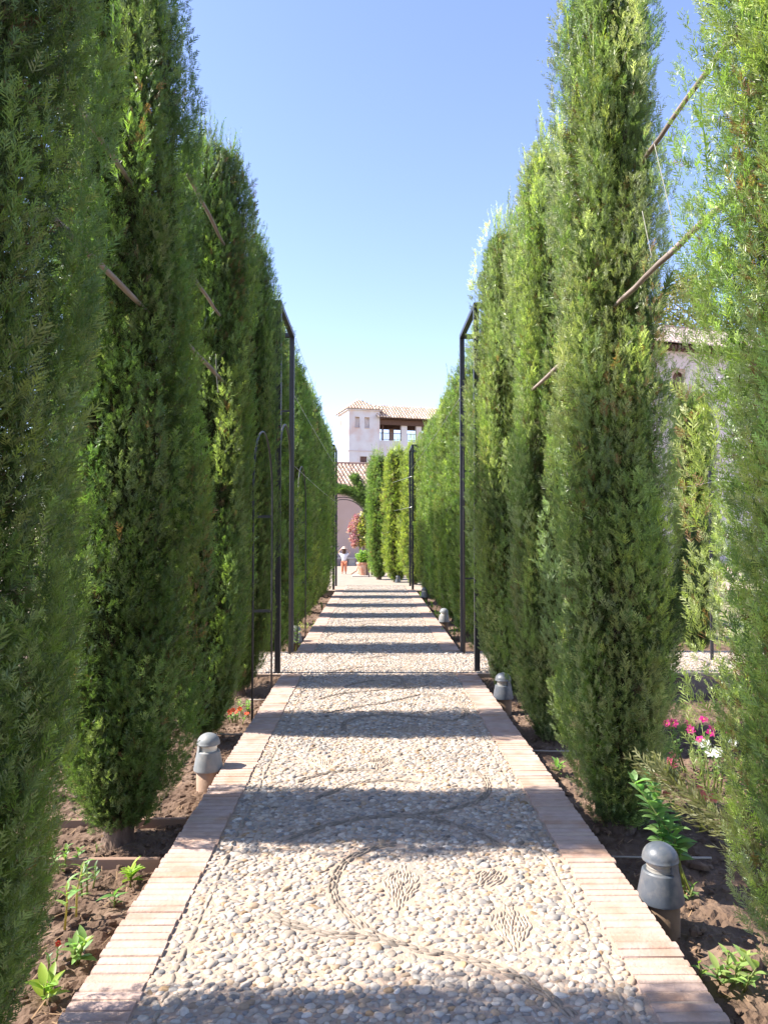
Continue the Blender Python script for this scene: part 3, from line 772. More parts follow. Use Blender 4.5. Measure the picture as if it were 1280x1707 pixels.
# garden arch hoop at the end of the path
o = empty('garden_arch', (0, 26.4, 0), 0, 'thin black double hoop arch under the trained green branch at the path end', 'garden arch')
cx, r_h = at(572, 872, 26.4).x, .92
for dz, dy, nm in ((0, 0, 'hoop'), (-.07, .25, 'hoop')):
    b = MB(); pts = [(cx + r_h, dy, -.05)] + [(cx + (r_h + dz) * math.cos(a), dy, 1.93 + (r_h + dz) * math.sin(a)) for a in [PI * k / 24 for k in range(25)]] + [(cx - r_h, dy, -.05)]
    pts[0] = (cx + r_h + dz, dy, -.05); pts[-1] = (cx - r_h - dz, dy, -.05)
    b.tube(pts, .016, 8); b.build(nm, M_BLACK, o, True)
p = at(620, 790, 26.9)
b = MB(); b.box((p.x - .03, 26.87, -.1), (p.x + .03, 26.93, p.z + .15)); tag(b.build('metal_post', M_BLACK), 'thin dark post rising beside the dark cypress at the path end', 'post')

# wires strung along the rows
def wire(pts, r, label, sag=.03, nm='support_wire', group='steel wires strung along the rows', m=None):
    P = []
    for i in range(len(pts) - 1):
        a, c = Vector(pts[i]), Vector(pts[i + 1])
        for k in range(13):
            t = k / 12; q = a.lerp(c, t); q.z -= sag * 4 * t * (1 - t); P.append(q)
    b = MB(); b.tube(P, r, 5); tag(b.build(nm, m or M_WIRE, None, True), label, 'wire', group)
wire([(-1.05, 9.9, 3.42), (-1.0, 20.6, 3.38)], .0035, 'wire on the left from the frame toward the far post, at mid height')
wire([(-1.05, 9.9, 4.22), (-1.0, 20.6, 3.98)], .0035, 'topmost wire on the left, from the top of the black frame')
wire([(-1.05, 9.9, 2.48), (-1.0, 20.6, 2.42)], .0035, 'lowest wire on the left beyond the black frame')
wire([(1.16, 9.9, 3.40), (1.06, 20.6, 3.36)], .0035, 'wire on the right from the frame toward the far post')
wire([tuple(at(686, 794, 20.6)), tuple(at(622, 813, 26.8))], .006, 'upper thin wire crossing the lime-green trees at the path end', .02)
wire([tuple(at(686, 845, 20.6)), tuple(at(630, 855, 26.8))], .006, 'lower thin wire crossing the lime-green trees at the path end', .02)
wire([tuple(at(1120, 668, 9.7)), tuple(at(1200, 628, 8.8))], .003, 'upper pale wire before the farther right cypress', .01)
wire([tuple(at(1118, 815, 9.7)), tuple(at(1200, 800, 8.8))], .003, 'lower pale wire before the farther right cypress', .01)
pz = at(1182, 785, 9.2); b = MB(); b.box((pz.x - .016, 9.18, -.05), (pz.x + .016, 9.212, pz.z)); tag(b.build('metal_post', M_BLACK), 'short dark post at the right crossing, seen beside the nearest right cypress', 'post')

# wooden poles tied along the rows
def pole(x, y0, y1, z, label, r=.0155):
    rr = random.Random(int(y0 * 100)); n = max(6, int((y1 - y0) / .18)); pts = []; rad = []
    for i in range(n + 1):
        t = i / n; pts.append((x + rr.gauss(0, .0018), y0 + (y1 - y0) * t, z + rr.gauss(0, .0018) + .004 * math.sin(t * 5))); rad.append(r * (1.1 - .25 * t) * (1 + (.10 if i % 4 == 0 else 0)))
    b = MB(); b.tube(pts, rad, 9); tag(b.build('support_pole', M_POLE, None, True), label, 'wooden pole', 'weathered poles tied through the cypress rows')
pole(-1.25, 2.3, 4.1, 2.825, 'thick wooden pole between the two nearest left cypresses, lower of the two')
pole(-1.30, 2.5, 3.95, 3.48, 'wooden pole between the two nearest left cypresses, upper of the two', .014)
pole(-1.20, 4.75, 6.05, 2.81, 'lowest wooden pole between the second and third left cypresses')
pole(-1.20, 4.75, 5.75, 3.30, 'middle wooden pole between the second and third left cypresses', .012)
pole(-1.20, 4.75, 5.9, 3.92, 'topmost wooden pole between the second and third left cypresses', .013)
pole(1.44, 2.75, 4.75, 2.95, 'long bare grey pole crossing the sky gap between the two nearest right cypresses', .0145)
pole(1.60, 2.75, 4.6, 3.81, 'short dark pole high in the gap between the two nearest right cypresses', .014)
pole(1.34, 4.7, 6.2, 2.80, 'pale bent pole between the second and third right cypresses', .016)
a_ = at(1127, 397, 3.51)
wire([tuple(at(1090, 240, 4.0)), tuple(a_)], .0022, 'cord hanging to the bare grey pole in the right sky gap', 0, 'tie_cord', 'tie cords on the poles', M_CORD)
wire([tuple(at(1070, 352, 3.6)), tuple(at(1086, 430, 3.45))], .0022, 'shorter cord beside the half-dark right cypress', 0, 'tie_cord', 'tie cords on the poles', M_CORD)
wire([tuple(at(360, 590, 5.3)), tuple(at(361, 625, 5.3)), tuple(at(364, 655, 5.3))], .003, 'loose cord dangling from the lowest left pole', .0, 'tie_cord', 'tie cords on the poles', M_CORD)

# ------------------------------------------------------------------ bollard lamps
def bollard(x, y, ang, label, pale=False, brown=True, z=SOIL):
    """squat path lamp: soil-stained base, conical hood with a slot for the lens, domed cap; ang = direction the lens faces"""
    mm = M_LAMPL if pale else M_LAMP
    o = empty('bollard_lamp', (x, y, z), ang, label, 'bollard lamp', 'bollard lamps along the path')
    b = MB(); b.lathe([(.080, -.05), (.080, .145), (.076, .150), (.0, .150)], n=36); b.build('base', M_BASED if brown else M_BASE, o, True, auto=40)
    # hood: wide cone, open slot over the lens on the front; solid back that rises to the cap
    b = MB()
    b.lathe([(.070, .146), (.0985, .150), (.0995, .158), (.0775, .272), (.071, .278), (.050, .276)], n=44)
    b.lathe([(.0776, .270), (.0730, .318), (.052, .3185), (.052, .270), (.0776, .270)], n=24, a0=math.radians(108), a1=math.radians(252))
    for a in (108, 252):                 # cheeks closing the slot
        c_, s_ = math.cos(math.radians(a)), math.sin(math.radians(a))
        b.add([(.052 * c_, .052 * s_, .262), (.0768 * c_, .0768 * s_, .262), (.0735 * c_, .0735 * s_, .318), (.052 * c_, .052 * s_, .318)], [(0, 1, 2, 3)])
    b.build('hood', mm, o, True, auto=35)
    b = MB(); b.lathe([(.056, .266), (.056, .3195)], n=40)
    for k in range(3): b.lathe([(.0575, .274 + k * .015), (.0590, .278 + k * .015), (.0575, .282 + k * .015)], n=40)
    b.build('lens', M_LENS if pale else M_LENSD, o, True)
    b = MB(); b.lathe([(.048, .3190), (.0770, .3195), (.0785, .322), (.0780, .326)] + [(.0765 * math.cos(e), .328 + .066 * math.sin(e)) for e in [PI / 2 * k / 10 for k in range(11)]], n=44)
    b.build('cap', mm, o, True, auto=50)
    return o
GB = None
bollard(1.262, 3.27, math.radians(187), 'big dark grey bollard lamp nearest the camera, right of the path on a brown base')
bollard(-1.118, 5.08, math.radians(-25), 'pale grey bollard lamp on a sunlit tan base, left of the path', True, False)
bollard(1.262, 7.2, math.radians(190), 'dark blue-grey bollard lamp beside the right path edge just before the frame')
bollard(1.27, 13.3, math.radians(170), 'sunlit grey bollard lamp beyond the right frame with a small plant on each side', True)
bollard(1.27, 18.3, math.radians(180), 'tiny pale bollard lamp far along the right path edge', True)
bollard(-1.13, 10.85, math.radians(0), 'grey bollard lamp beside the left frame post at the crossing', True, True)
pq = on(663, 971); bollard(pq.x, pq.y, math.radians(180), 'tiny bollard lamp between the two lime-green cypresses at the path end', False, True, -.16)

# ------------------------------------------------------------------ small things in the beds
def board(u0, v0, u1, v1, label):
    a = on(u0, v0, SOIL + .02); c = on(u1, v1, SOIL + .02); b = MB(); m_ = (a + c) / 2; L_ = (c - a).length
    M = Matrix.Translation(m_) @ Matrix.Rotation(math.atan2(c.y - a.y, c.x - a.x), 4, 'Z')
    b.box((-L_ / 2, -.013, -.06), (L_ / 2, .013, .035), M=M, ch=.004)
    tag(b.build('edging_board', M_BOARD), label, 'board', 'wooden boards across the left bed')
board(60, 1442, 268, 1441, 'wooden edging board across the soil nearer the camera, in front of the left cypress trunk')
board(80, 1376, 312, 1373, 'wooden edging board behind the left cypress trunk')
def pipe(u0, v0, u1, v1, label, r=.006):
    a = on(u0, v0, SOIL + .04); c = on(u1, v1, SOIL + .04); b = MB(); b.tube([a, (a + c) / 2 + Vector((0, .01, -.006)), c], r, 7)
    tag(b.build('irrigation_pipe', M_PIPE, None, True), label, 'pipe', 'thin irrigation pipes across the beds')
pipe(340, 1223, 412, 1224, 'thin pipe across the left bed just behind the pale bollard lamp')
pipe(1000, 1428, 1185, 1430, 'thin pipe across the right bed behind the biggest bollard lamp')
pipe(880, 1251, 950, 1252, 'thin pale pipe across the right bed between two cypress feet')
pipe(415, 1166, 448, 1166, 'thin pipe across the left bed before the black frame')


def leaf(b, base, d, L_, W, col, curl=.25, up=Vector((0, 0, 1))):
    d = d.normalized(); s_ = d.cross(up); s_ = s_.normalized() if s_.length > .05 else Vector((1, 0, 0)); nrm = s_.cross(d)
    n = 5; V = []
    for i in range(n + 1):
        t = i / n; wd = W * .5 * math.sin(PI * min(1, t * .93 + .07)) ** .75 * (1 - .25 * t)
        c = base + d * L_ * t - nrm * curl * L_ * t * t
        V += [c - s_ * wd + nrm * wd * .35, c, c + s_ * wd + nrm * wd * .35]
    Fc = []
    for i in range(n): Fc += [(3 * i, 3 * i + 1, 3 * i + 4, 3 * i + 3), (3 * i + 1, 3 * i + 2, 3 * i + 5, 3 * i + 4)]
    b.add(V, Fc, 0, col)


def plant(loc, label, seed, h=.12, stems=1, nleaf=9, L_=.07, W=.03, col=(.13, .24, .05), spread=.03, droop=.25, lean=(0, 0), flowers=None, rosette=False, name='seedling', cat='plant', stemcol=(.2, .22, .08), group='small plants in the beds'):
    rr = random.Random(seed); o = empty(name, loc, 0, label, cat, group)
    ls = MB(); st = MB(); fl = MB()
    for s_ in range(stems):
        a0 = rr.uniform(0, 6.28); bx = Vector((math.cos(a0), math.sin(a0), 0)) * spread * rr.random() * (stems > 1)
        hh = h * rr.uniform(.75, 1.1); tip = bx * 1.8 + Vector((lean[0] * hh, lean[1] * hh, hh)) + Vector((rr.gauss(0, .08), rr.gauss(0, .08), 0)) * hh
        mid = (bx + tip) / 2 + Vector((rr.gauss(0, .05), rr.gauss(0, .05), 0)) * hh
        st.tube([bx - Vector((0, 0, .02)), mid, tip], [.0045 + .006 * h, .004 + .003 * h, .002], 6, col=stemcol)
        for k in range(nleaf):
            t = (0.05 if rosette else .35) + (.95 if rosette else .65) * (k + .5) / nleaf; c = bx.lerp(mid, t * 2) if t < .5 else mid.lerp(tip, t * 2 - 1)
            a = k * 2.4 + rr.uniform(-.4, .4); el = rr.uniform(.1, .7) + (.5 * t)
            d = Vector((math.cos(a) * math.cos(el), math.sin(a) * math.cos(el), math.sin(el)))
            kc = math.exp(rr.gauss(0, .16)); l_ = L_ * rr.uniform(.65, 1.15) * (1 - .3 * t * (not rosette))
            leaf(ls, c, d, l_, W * l_ / L_, (col[0] * kc * rr.uniform(.85, 1.2), col[1] * kc, col[2] * kc), droop * rr.uniform(.5, 1.6))
        if flowers and s_ < flowers[1]:
            c = tip + Vector((rr.gauss(0, .01), rr.gauss(0, .01), .012)); fc = flowers[0] if not isinstance(flowers[0], list) else rr.choice(flowers[0])
            ax = Vector((rr.gauss(-.1, .4), rr.gauss(-.8, .3), rr.uniform(.4, 1))).normalized(); e1 = ax.orthogonal().normalized(); e2 = ax.cross(e1); R_ = flowers[2]
            for p_ in range(6):
                t = p_ * PI / 3 + rr.uniform(-.15, .15); d = (e1 * math.cos(t) + e2 * math.sin(t)) + ax * rr.uniform(.1, .4)
                kc = rr.uniform(.8, 1.15); leaf(fl, c, d, R_, R_ * .95, tuple(v * kc for v in fc), .15, ax)
            cc = len(fl.v); fl.add([c + ax * .006 + (e1 * math.cos(t) + e2 * math.sin(t)) * R_ * .16 for t in [k * PI / 3 for k in range(6)]], [(0, 1, 2, 3, 4, 5)], 0, (.6, .45, .1))
    st.build('stem', M_LEAF, o, True, True); ls.build('foliage', M_LEAF, o, True, True)
    if flowers: fl.build('blossom', M_PETAL, o, False, True)
    return o
YG = (.22, .34, .05); LG = (.20, .33, .09); MG = (.11, .20, .055)
plant(on(115, 1540, SOIL), 'tall bright seedling with two bare stems on the left bed', 1, .24, 2, 9, .085, .03, LG, .04, .35, stemcol=(.40, .33, .12))
plant(on(125, 1600, SOIL), 'pale green leafy seedling close to the left path edge, below the two-stemmed one', 2, .09, 2, 8, .085, .04, (.20, .32, .10), .02, .2, rosette=True)
plant(on(82, 1668, SOIL), 'yellow-green seedling nearest the camera at the lower left corner', 3, .07, 2, 7, .08, .036, YG, .02, .2, rosette=True)
plant(on(218, 1474, SOIL), 'bright low rosette just in front of the nearer left board', 4, .06, 2, 9, .085, .034, YG, .03, .25, rosette=True)
plant(on(190, 1512, SOIL), 'small drooping seedling at the left path edge below the bright rosette', 5, .06, 1, 6, .07, .036, MG, .02, .5, rosette=True)
plant(on(140, 1488, SOIL), 'dull green bushy seedling behind the two-stemmed one', 6, .14, 3, 12, .05, .022, (.10, .16, .06), .05, .2)
plant(on(108, 1452, SOIL), 'leafy clump at the left end of the nearer board', 7, .12, 3, 9, .06, .03, (.15, .26, .06), .06, .2)
plant(on(85, 1615, SOIL), 'tiny plant with one red bloom in the lower left bed', 8, .07, 2, 5, .04, .02, MG, .03, .2, flowers=((.6, .08, .05), 1, .014))
plant(on(162, 1424, SOIL), 'pale sprout behind the nearer left board', 28, .05, 1, 5, .05, .016, (.22, .26, .12), .02, .2)
plant(on(392, 1208, SOIL), 'red flowering plant at the foot of the third left cypress', 9, .13, 7, 6, .05, .025, LG, .10, .2, flowers=((.72, .10, .05), 6, .026), name='flowering_plant', cat='flower')
plant(on(362, 1216, SOIL), 'pale small-leaved plant behind the pale bollard lamp', 10, .10, 6, 9, .045, .022, (.19, .26, .11), .10, .2)
plant(on(412, 1196, SOIL), 'bright green leafy plant beside the black trellis leg', 11, .15, 5, 8, .06, .03, LG, .06, .2)
plant(on(482, 1090, SOIL), 'green plant between the two left frame posts', 12, .34, 5, 10, .09, .04, LG, .10, .2)
plant(on(345, 1296, SOIL), 'yellowish tuft behind the pale bollard base', 13, .09, 4, 6, .05, .02, YG, .04, .2)
plant(on(1150, 1492, SOIL), 'tall leaning leafy plant behind the biggest bollard lamp', 14, .56, 3, 34, .11, .066, (.15, .27, .095), .03, .3, (-.45, .05), name='leafy_plant', group=None)
plant(on(1165, 1290, SOIL), 'magenta flowering plant between the two nearest right cypresses', 15, .36, 9, 9, .06, .03, MG, .13, .2, flowers=((.50, .03, .20), 9, .036), name='flowering_plant', cat='flower')
plant(on(1186, 1320, SOIL), 'white flowering plant next to the magenta blooms', 16, .32, 6, 9, .06, .03, (.17, .27, .09), .08, .2, flowers=((.70, .70, .68), 6, .036), name='flowering_plant', cat='flower')
plant(on(1118, 1305, SOIL), 'pink flowering plant low at the foot of the half-dark right cypress', 17, .16, 4, 7, .05, .025, MG, .13, .2, flowers=((.62, .10, .20), 4, .03), name='flowering_plant', cat='flower')
plant(on(1168, 1385, SOIL), 'salmon flowering plant below the white blooms', 18, .20, 6, 8, .055, .028, MG, .14, .2, flowers=((.70, .21, .15), 5, .03), name='flowering_plant', cat='flower')
plant(on(932, 1293, SOIL), 'bright green low plant on the right bed between two cypress feet', 19, .10, 4, 8, .07, .03, LG, .05, .25, rosette=True)
plant(on(1212, 1640, SOIL), 'light green leaf clump at the lower right corner', 20, .10, 5, 8, .075, .03, (.24, .33, .10), .08, .25, rosette=True)
plant(on(1166, 1640, SOIL), 'single yellow-green sprout at the right path edge', 21, .09, 1, 3, .05, .03, YG, .02, .3)
plant(on(1085, 1505, SOIL), 'tiny bright sprout in front of the biggest bollard base', 22, .13, 1, 3, .05, .035, YG, .01, .3)
plant(on(1135, 1500, SOIL), 'small dark green leaves on the soil right of the biggest bollard base', 29, .06, 3, 6, .05, .025, MG, .05, .3, rosette=True)
for (u, v, sd, lb) in ((752, 1066, 23, 'yellow-leaved plant right of the path just beyond the right frame'), (729, 1036, 24, 'small plant touching the sunlit bollard lamp on its left'), (719, 1020, 25, 'yellowish plant before the dark trees, above the sunlit bollard lamp'), (702, 1003, 26, 'tiny plant beside the farthest right bollard lamp')):
    plant(on(u, v, SOIL), lb, sd, .22, 5, 8, .08, .036, YG, .10, .2)
for (u, v, sd, lb) in ((540, 1020, 27, 'pale sunlit plant at the left path edge beyond the frame'), (510, 1055, 30, 'yellowish plant right of the grey bollard lamp at the left crossing')):
    plant(on(u, v, SOIL), lb, sd, .20, 5, 8, .08, .034, (.24, .26, .10), .10, .2)

# ------------------------------------------------------------------ plaza: pot, shrub, person
pc = on(606.5, 961); pc.y += .2
b = MB(); b.box((pc.x - .42, pc.y - .32, -.01), (pc.x + .42, pc.y + .42, .045), ch=.01); tag(b.build('plinth', M_STONE), 'low stone slab under the terracotta pot', 'stone slab')
o = empty('terracotta_pot', (pc.x, pc.y, .0455), 0, 'big terracotta pot holding a round green bush at the end of the path', 'plant pot')
b = MB(); b.lathe([(0, 0), (.175, 0), (.182, .02), (.235, .36), (.245, .385)], n=32); b.build('body', M_TERRA, o, True, auto=50)
b = MB(); b.lathe([(.243, .38), (.272, .385), (.278, .43), (.268, .462), (.235, .462), (.228, .40)], n=32); b.build('rim', M_TERRA, o, True, auto=50)
b = MB(); b.lathe([(0, .425), (.232, .42)], n=24); b.build('soil_fill', M_SOIL, o)


def leaf_cloud(n, fn, size, cols, seed, name, parent, m=M_LEAF):
    """many small folded leaves scattered through a volume"""
    rr = np.random.default_rng(seed); P = np.array([fn(rr) for _ in range(n)]); a = rr.normal(0, 1, (n, 3)); a /= np.linalg.norm(a, axis=1, keepdims=True)
    bb = rr.normal(0, 1, (n, 3)); bb = np.cross(a, bb); bb /= np.linalg.norm(bb, axis=1, keepdims=True); s_ = size * np.exp(rr.normal(0, .25, (n, 1)))
    V = np.stack([P, P + a * s_ * .5 + bb * s_ * .32, P + a * s_, P + a * s_ * .5 - bb * s_ * .32], 1).reshape(-1, 3)
    c = np.array(cols)[rr.integers(0, len(cols), n)] * np.exp(rr.normal(0, .16, (n, 1)))
    return link(name, np_mesh(name, V, np.arange(4 * n).reshape(-1, 4), m, None, np.repeat(c, 4, 0)), parent)
def shell(cx_, cy_, cz_, r, sx=1, sy=1, sz=1, inner=.55):
    def f(rr):
        d = rr.normal(0, 1, 3); d /= np.linalg.norm(d); k = r * rr.uniform(inner, 1.0) * (1 + .12 * math.sin(d[0] * 7 + d[2] * 5))
        return (cx_ + d[0] * k * sx, cy_ + d[1] * k * sy, cz_ + d[2] * k * sz)
    return f
o = empty('potted_bush', (pc.x, pc.y, .47), 0, 'round bright green bush growing in the terracotta pot', 'bush')
leaf_cloud(1900, shell(0, 0, .22, .31, 1, 1, .85, .45), .06, [(.20, .33, .05), (.14, .26, .045), (.26, .36, .07)], 3, 'foliage', o)
b = MB(); b.tube([(0, 0, -.05), (.01, 0, .1), (0, 0, .25)], [.02, .018, .008], 7); b.build('stem', M_BARK, o, True)

# pink flowering shrub behind the pot
ps = on(604, 945); ps.y = 30.5; ps.x = at(604, 900, 30.5).x
o = empty('flowering_shrub', (ps.x, ps.y, 0), 0, 'tall shrub with pink blossom on its left and yellow-green leaves, behind the terracotta pot', 'flowering shrub')
rr = random.Random(4)
b = MB()
for k in range(5):
    a = k * 1.3; b.tube([(.05 * math.cos(a), .05 * math.sin(a), -.05), (.08 * math.cos(a), .08 * math.sin(a), .7), (.22 * math.cos(a), .22 * math.sin(a), 1.3), (.4 * math.cos(a) - .1, .35 * math.sin(a), 2.0 + .1 * k)], [.03, .025, .018, .006], 7)
b.build('trunk', M_BARK, o, True)
zc = at(598, 885, 30.5).z
def clumps(spec):
    def f(rr_):
        c = spec[rr_.integers(0, len(spec))]; d = rr_.normal(0, 1, 3); d /= np.linalg.norm(d); k = c[3] * rr_.uniform(.2, 1) ** .6
        return (c[0] + d[0] * k, c[1] + d[1] * k, c[2] + d[2] * k * 1.25)
    return f
def cl(u, v, r): p_ = at(u, v, 30.5); return (p_.x - ps.x, rr.uniform(-.2, .2), p_.z, r)
leaf_cloud(2600, clumps([cl(608, 872, .26), (cl(612, 888, .25)), cl(606, 900, .24), cl(602, 880, .2), cl(615, 900, .25), cl(607, 862, .15), cl(598, 905, .16), cl(618, 880, .28), cl(622, 895, .28)]), .10, [(.34, .33, .07), (.24, .30, .06), (.42, .34, .10), (.16, .24, .06)], 6, 'foliage', o)
leaf_cloud(950, clumps([cl(594, 862, .10), cl(589, 872, .17), cl(584, 882, .13), cl(592, 884, .2), cl(588, 896, .16), cl(594, 900, .17), cl(590, 908, .10), cl(598, 872, .12)]), .085, [(.52, .23, .26), (.58, .33, .32), (.48, .17, .25), (.54, .36, .28)], 7, 'blossom', o, M_PETAL)
# slanting wooden prop beside the pot
b = MB(); p0 = on(585, 957); p1 = at(599, 936, p0.y + .2); b.tube([p0, (p0 + p1) / 2 + Vector((.05, 0, -.1)), p1], [.035, .035, .035], 8); q0 = on(597, 957); b.tube([p1, q0], .03, 8)
tag(b.build('wooden_prop', mat('prop_wood', (.62, .40, .28), (.5, .32, .22), 9)), 'slanting wooden prop on the ground left of the terracotta pot', 'wooden prop')


def person(loc, H, label):
    """standing child seen from behind, both arms raised to the head"""
    o = empty('person', loc, 0, label, 'person'); k = H / 1.05
    def skin(name, chains, m, sub=2):
        bm = bmesh.new(); ly = bm.verts.layers.skin.verify(); idx = {}
        first = True
        for ch in chains:
            prev = None
            for (key, p_, r) in ch:
                if key in idx: v = idx[key]
                else:
                    v = bm.verts.new(Vector(p_) * k); v[ly].radius = (r * k, r * k); idx[key] = v
                    if first: v[ly].use_root = True; first = False
                if prev is not None and prev is not v and not any(e.other_vert(v) is prev for e in v.link_edges): bm.edges.new((prev, v))
                prev = v
        me = bpy.data.meshes.new(name); bm.to_mesh(me); bm.free(); me.materials.append(m)
        ob = link(name, me, o); md = ob.modifiers.new('skin', 'SKIN'); md.use_smooth_shade = True; s2 = ob.modifiers.new('sub', 'SUBSURF'); s2.levels = sub; s2.render_levels = sub
        return ob
    ch = [[('pel', (0, 0, .52), .075), ('waist', (0, 0, .60), .068), ('chest', (0, 0, .72), .078), ('neck', (0, .005, .81), .032), ('head0', (0, 0, .87), .062), ('head', (0, -.005, .93), .075), ('head2', (0, 0, .985), .05)]]
    for s_, n_ in ((-1, 'l'), (1, 'r')):
        ch.append([('pel', 0, 0), ('hip' + n_, (s_ * .055, 0, .48), .058), ('knee' + n_, (s_ * .062, -.01, .27), .041), ('ank' + n_, (s_ * .065, .01, .06), .026), ('toe' + n_, (s_ * .075, .09, .02), .022)])
        ch.append([('chest', 0, 0), ('sh' + n_, (s_ * .115, 0, .755), .034), ('elb' + n_, (s_ * .225, .03, .86), .026), ('wr' + n_, (s_ * .125, .055, .955), .018), ('palm' + n_, (s_ * .105, .06, .985), .019)])
        for f in range(4):
            ch.append([('palm' + n_, 0, 0), ('f%d%s' % (f, n_), (s_ * (.100 - .012 * f), .062 + .008 * f, 1.005 + .004 * f), .0065), ('g%d%s' % (f, n_), (s_ * (.080 - .014 * f), .064 + .008 * f, 1.012 + .005 * (f % 3)), .0055)])
        ch.append([('palm' + n_, 0, 0), ('th' + n_, (s_ * .085, .05, .975), .007)])
    skin('body', ch, M_SKIN)
    skin('shirt', [[('a', (0, 0, .50), .088), ('b', (0, 0, .60), .082), ('c', (0, 0, .72), .088), ('d', (0, .003, .785), .05)]] +
         [[('c', 0, 0), ('s' + n_, (s_ * .118, 0, .758), .043), ('e' + n_, (s_ * .18, .018, .815), .038)] for s_, n_ in ((-1, 'l'), (1, 'r'))], M_SHIRT)
    skin('trousers', [[('p', (0, 0, .50), .082)]] + [[('p', 0, 0), ('h' + n_, (s_ * .055, 0, .46), .066), ('k' + n_, (s_ * .062, -.01, .26), .054), ('a' + n_, (s_ * .066, .008, .09), .045)] for s_, n_ in ((-1, 'l'), (1, 'r'))], M_TROUS)
    b = MB(); b.lathe([(.0, 1.03), (.045, 1.02), (.075, .985), (.086, .93), (.08, .86), (.06, .80), (.03, .79)], n=20, a0=math.radians(190), a1=math.radians(350))
    b.lathe([(.0, 1.032), (.05, 1.02), (.078, .985), (.082, .955)], n=24)
    b.v = [(x * k, y * k, z * k) for x, y, z in b.v]; b.build('hair', M_HAIR, o, True)
    b = MB(); b.lathe([(.0, 1.075), (.05, 1.068), (.078, 1.03), (.084, .995), (.125, .987), (.127, .992), (.085, 1.003)], n=28)
    b.v = [(x * k, y * k, z * k) for x, y, z in b.v]; b.build('hat', M_HAT, o, True)
    # face on the far side: eyes, nose, mouth
    for s_ in (-1, 1):
        b = MB(); b.lathe([(0, .010), (.008, .006), (.010, 0)], c=(s_ * .028 * k, .069 * k, .93 * k), n=10); b.build('eye', M_HAIR, o, True)
    b = MB(); b.tube([(0, .066 * k, .93 * k), (0, .084 * k, .905 * k), (0, .07 * k, .90 * k)], [.006 * k, .011 * k, .006 * k], 8); b.build('nose', M_SKIN, o, True)
    return o
pp_ = on(573.5, 957.5); person((pp_.x, pp_.y, 0), 1.03, 'small person in a white top and orange trousers with both arms raised to the head')

# ------------------------------------------------------------------ buildings
ROT = math.radians(16.5)
def tile_roof(x0, x1, eave_y, eave_z, ridge_y, ridge_z, pitch, seed, clip=None, tl=.38, cross=6, cols=((.62, .44, .33), (.52, .36, .27), (.70, .54, .42), (.45, .32, .25))):
    """barrel tiles: half-round covers in courses between channels, running from ridge to eave; clip(x) -> fraction of the slope covered from the eave"""
    b = MB(); rr = random.Random(seed); n = max(1, int(round((x1 - x0) / pitch))); p = (x1 - x0) / n
    dy, dz = ridge_y - eave_y, ridge_z - eave_z; L_ = math.hypot(dy, dz); ey, ez = dy / L_, dz / L_; ny_, nz_ = -ez * (1 if dy > 0 else 1), ey
    if nz_ < 0: ny_, nz_ = -ny_, -nz_
    for i in range(n):
        xc = x0 + (i + .5) * p; fr = 1.0 if clip is None else max(0.0, clip(xc)); Lr = L_ * fr
        if Lr < .05: continue
        k = max(1, int(round(Lr / tl)))
        for j in range(k):
            s0, s1 = Lr * j / k, Lr * (j + 1) / k + .04; c = rr.choice(cols); f = rr.uniform(.85, 1.12); c = tuple(v * f for v in c)
            V = []
            for (s_, ra, lift) in ((s0, p * .42, .035), (s1, p * .34, .0)):
                for m_ in range(cross + 1):
                    a = PI * m_ / cross; off = ra * math.sin(a) * 1.0 + lift; xx = xc - ra * math.cos(a) * .95
                    V.append((xx, eave_y + ey * s_ + ny_ * off, eave_z + ez * s_ + nz_ * off))
            q = cross + 1
            b.add(V, [(m_, m_ + 1, q + m_ + 1, q + m_) for m_ in range(cross)] + [tuple(range(cross, -1, -1))], 0, c)
        c = (.20, .12, .085)
        for sgn in (0,):
            b.add([(xc - p * .5, eave_y, eave_z), (xc + p * .5, eave_y, eave_z), (xc + p * .5, eave_y + ey * Lr, eave_z + ez * Lr), (xc - p * .5, eave_y + ey * Lr, eave_z + ez * Lr)], [(0, 1, 2, 3)], 0, c)
    return b


def arch_panel(b, cx_, w_, z0, z1, y, n=10, mi=0):
    """flat panel with a round head"""
    r = w_ / 2; V = [(cx_ - r, y, z0), (cx_ + r, y, z0)] + [(cx_ + r * math.cos(PI * k / n), y, z1 - r + r * math.sin(PI * k / n)) for k in range(n + 1)]
    b.add(V, [tuple(range(len(V)))], mi)


def wall_with_openings(b, x0, x1, z0, z1, y, ops, depth=.3, rev=None):
    """front wall in the plane y with rectangular openings (x0,x1,z0,z1) and reveals going back"""
    xs = sorted({x0, x1, *[v for o_ in ops for v in o_[:2]]}); zs = sorted({z0, z1, *[v for o_ in ops for v in o_[2:4]]})
    for i in range(len(xs) - 1):
        for j in range(len(zs) - 1):
            cx_, cz_ = (xs[i] + xs[i + 1]) / 2, (zs[j] + zs[j + 1]) / 2
            if any(o_[0] < cx_ < o_[1] and o_[2] < cz_ < o_[3] for o_ in ops): continue
            b.add([(xs[i], y, zs[j]), (xs[i + 1], y, zs[j]), (xs[i + 1], y, zs[j + 1]), (xs[i], y, zs[j + 1])], [(0, 1, 2, 3)])
    for o_ in ops:
        a, c, e, f = o_[:4]
        b.add([(a, y, e), (c, y, e), (c, y + depth, e), (a, y + depth, e)], [(0, 1, 2, 3)]); b.add([(a, y, f), (c, y, f), (c, y + depth, f), (a, y + depth, f)], [(3, 2, 1, 0)])
        b.add([(a, y, e), (a, y + depth, e), (a, y + depth, f), (a, y, f)], [(0, 1, 2, 3)]); b.add([(c, y, e), (c, y + depth, e), (c, y + depth, f), (c, y, f)], [(3, 2, 1, 0)])


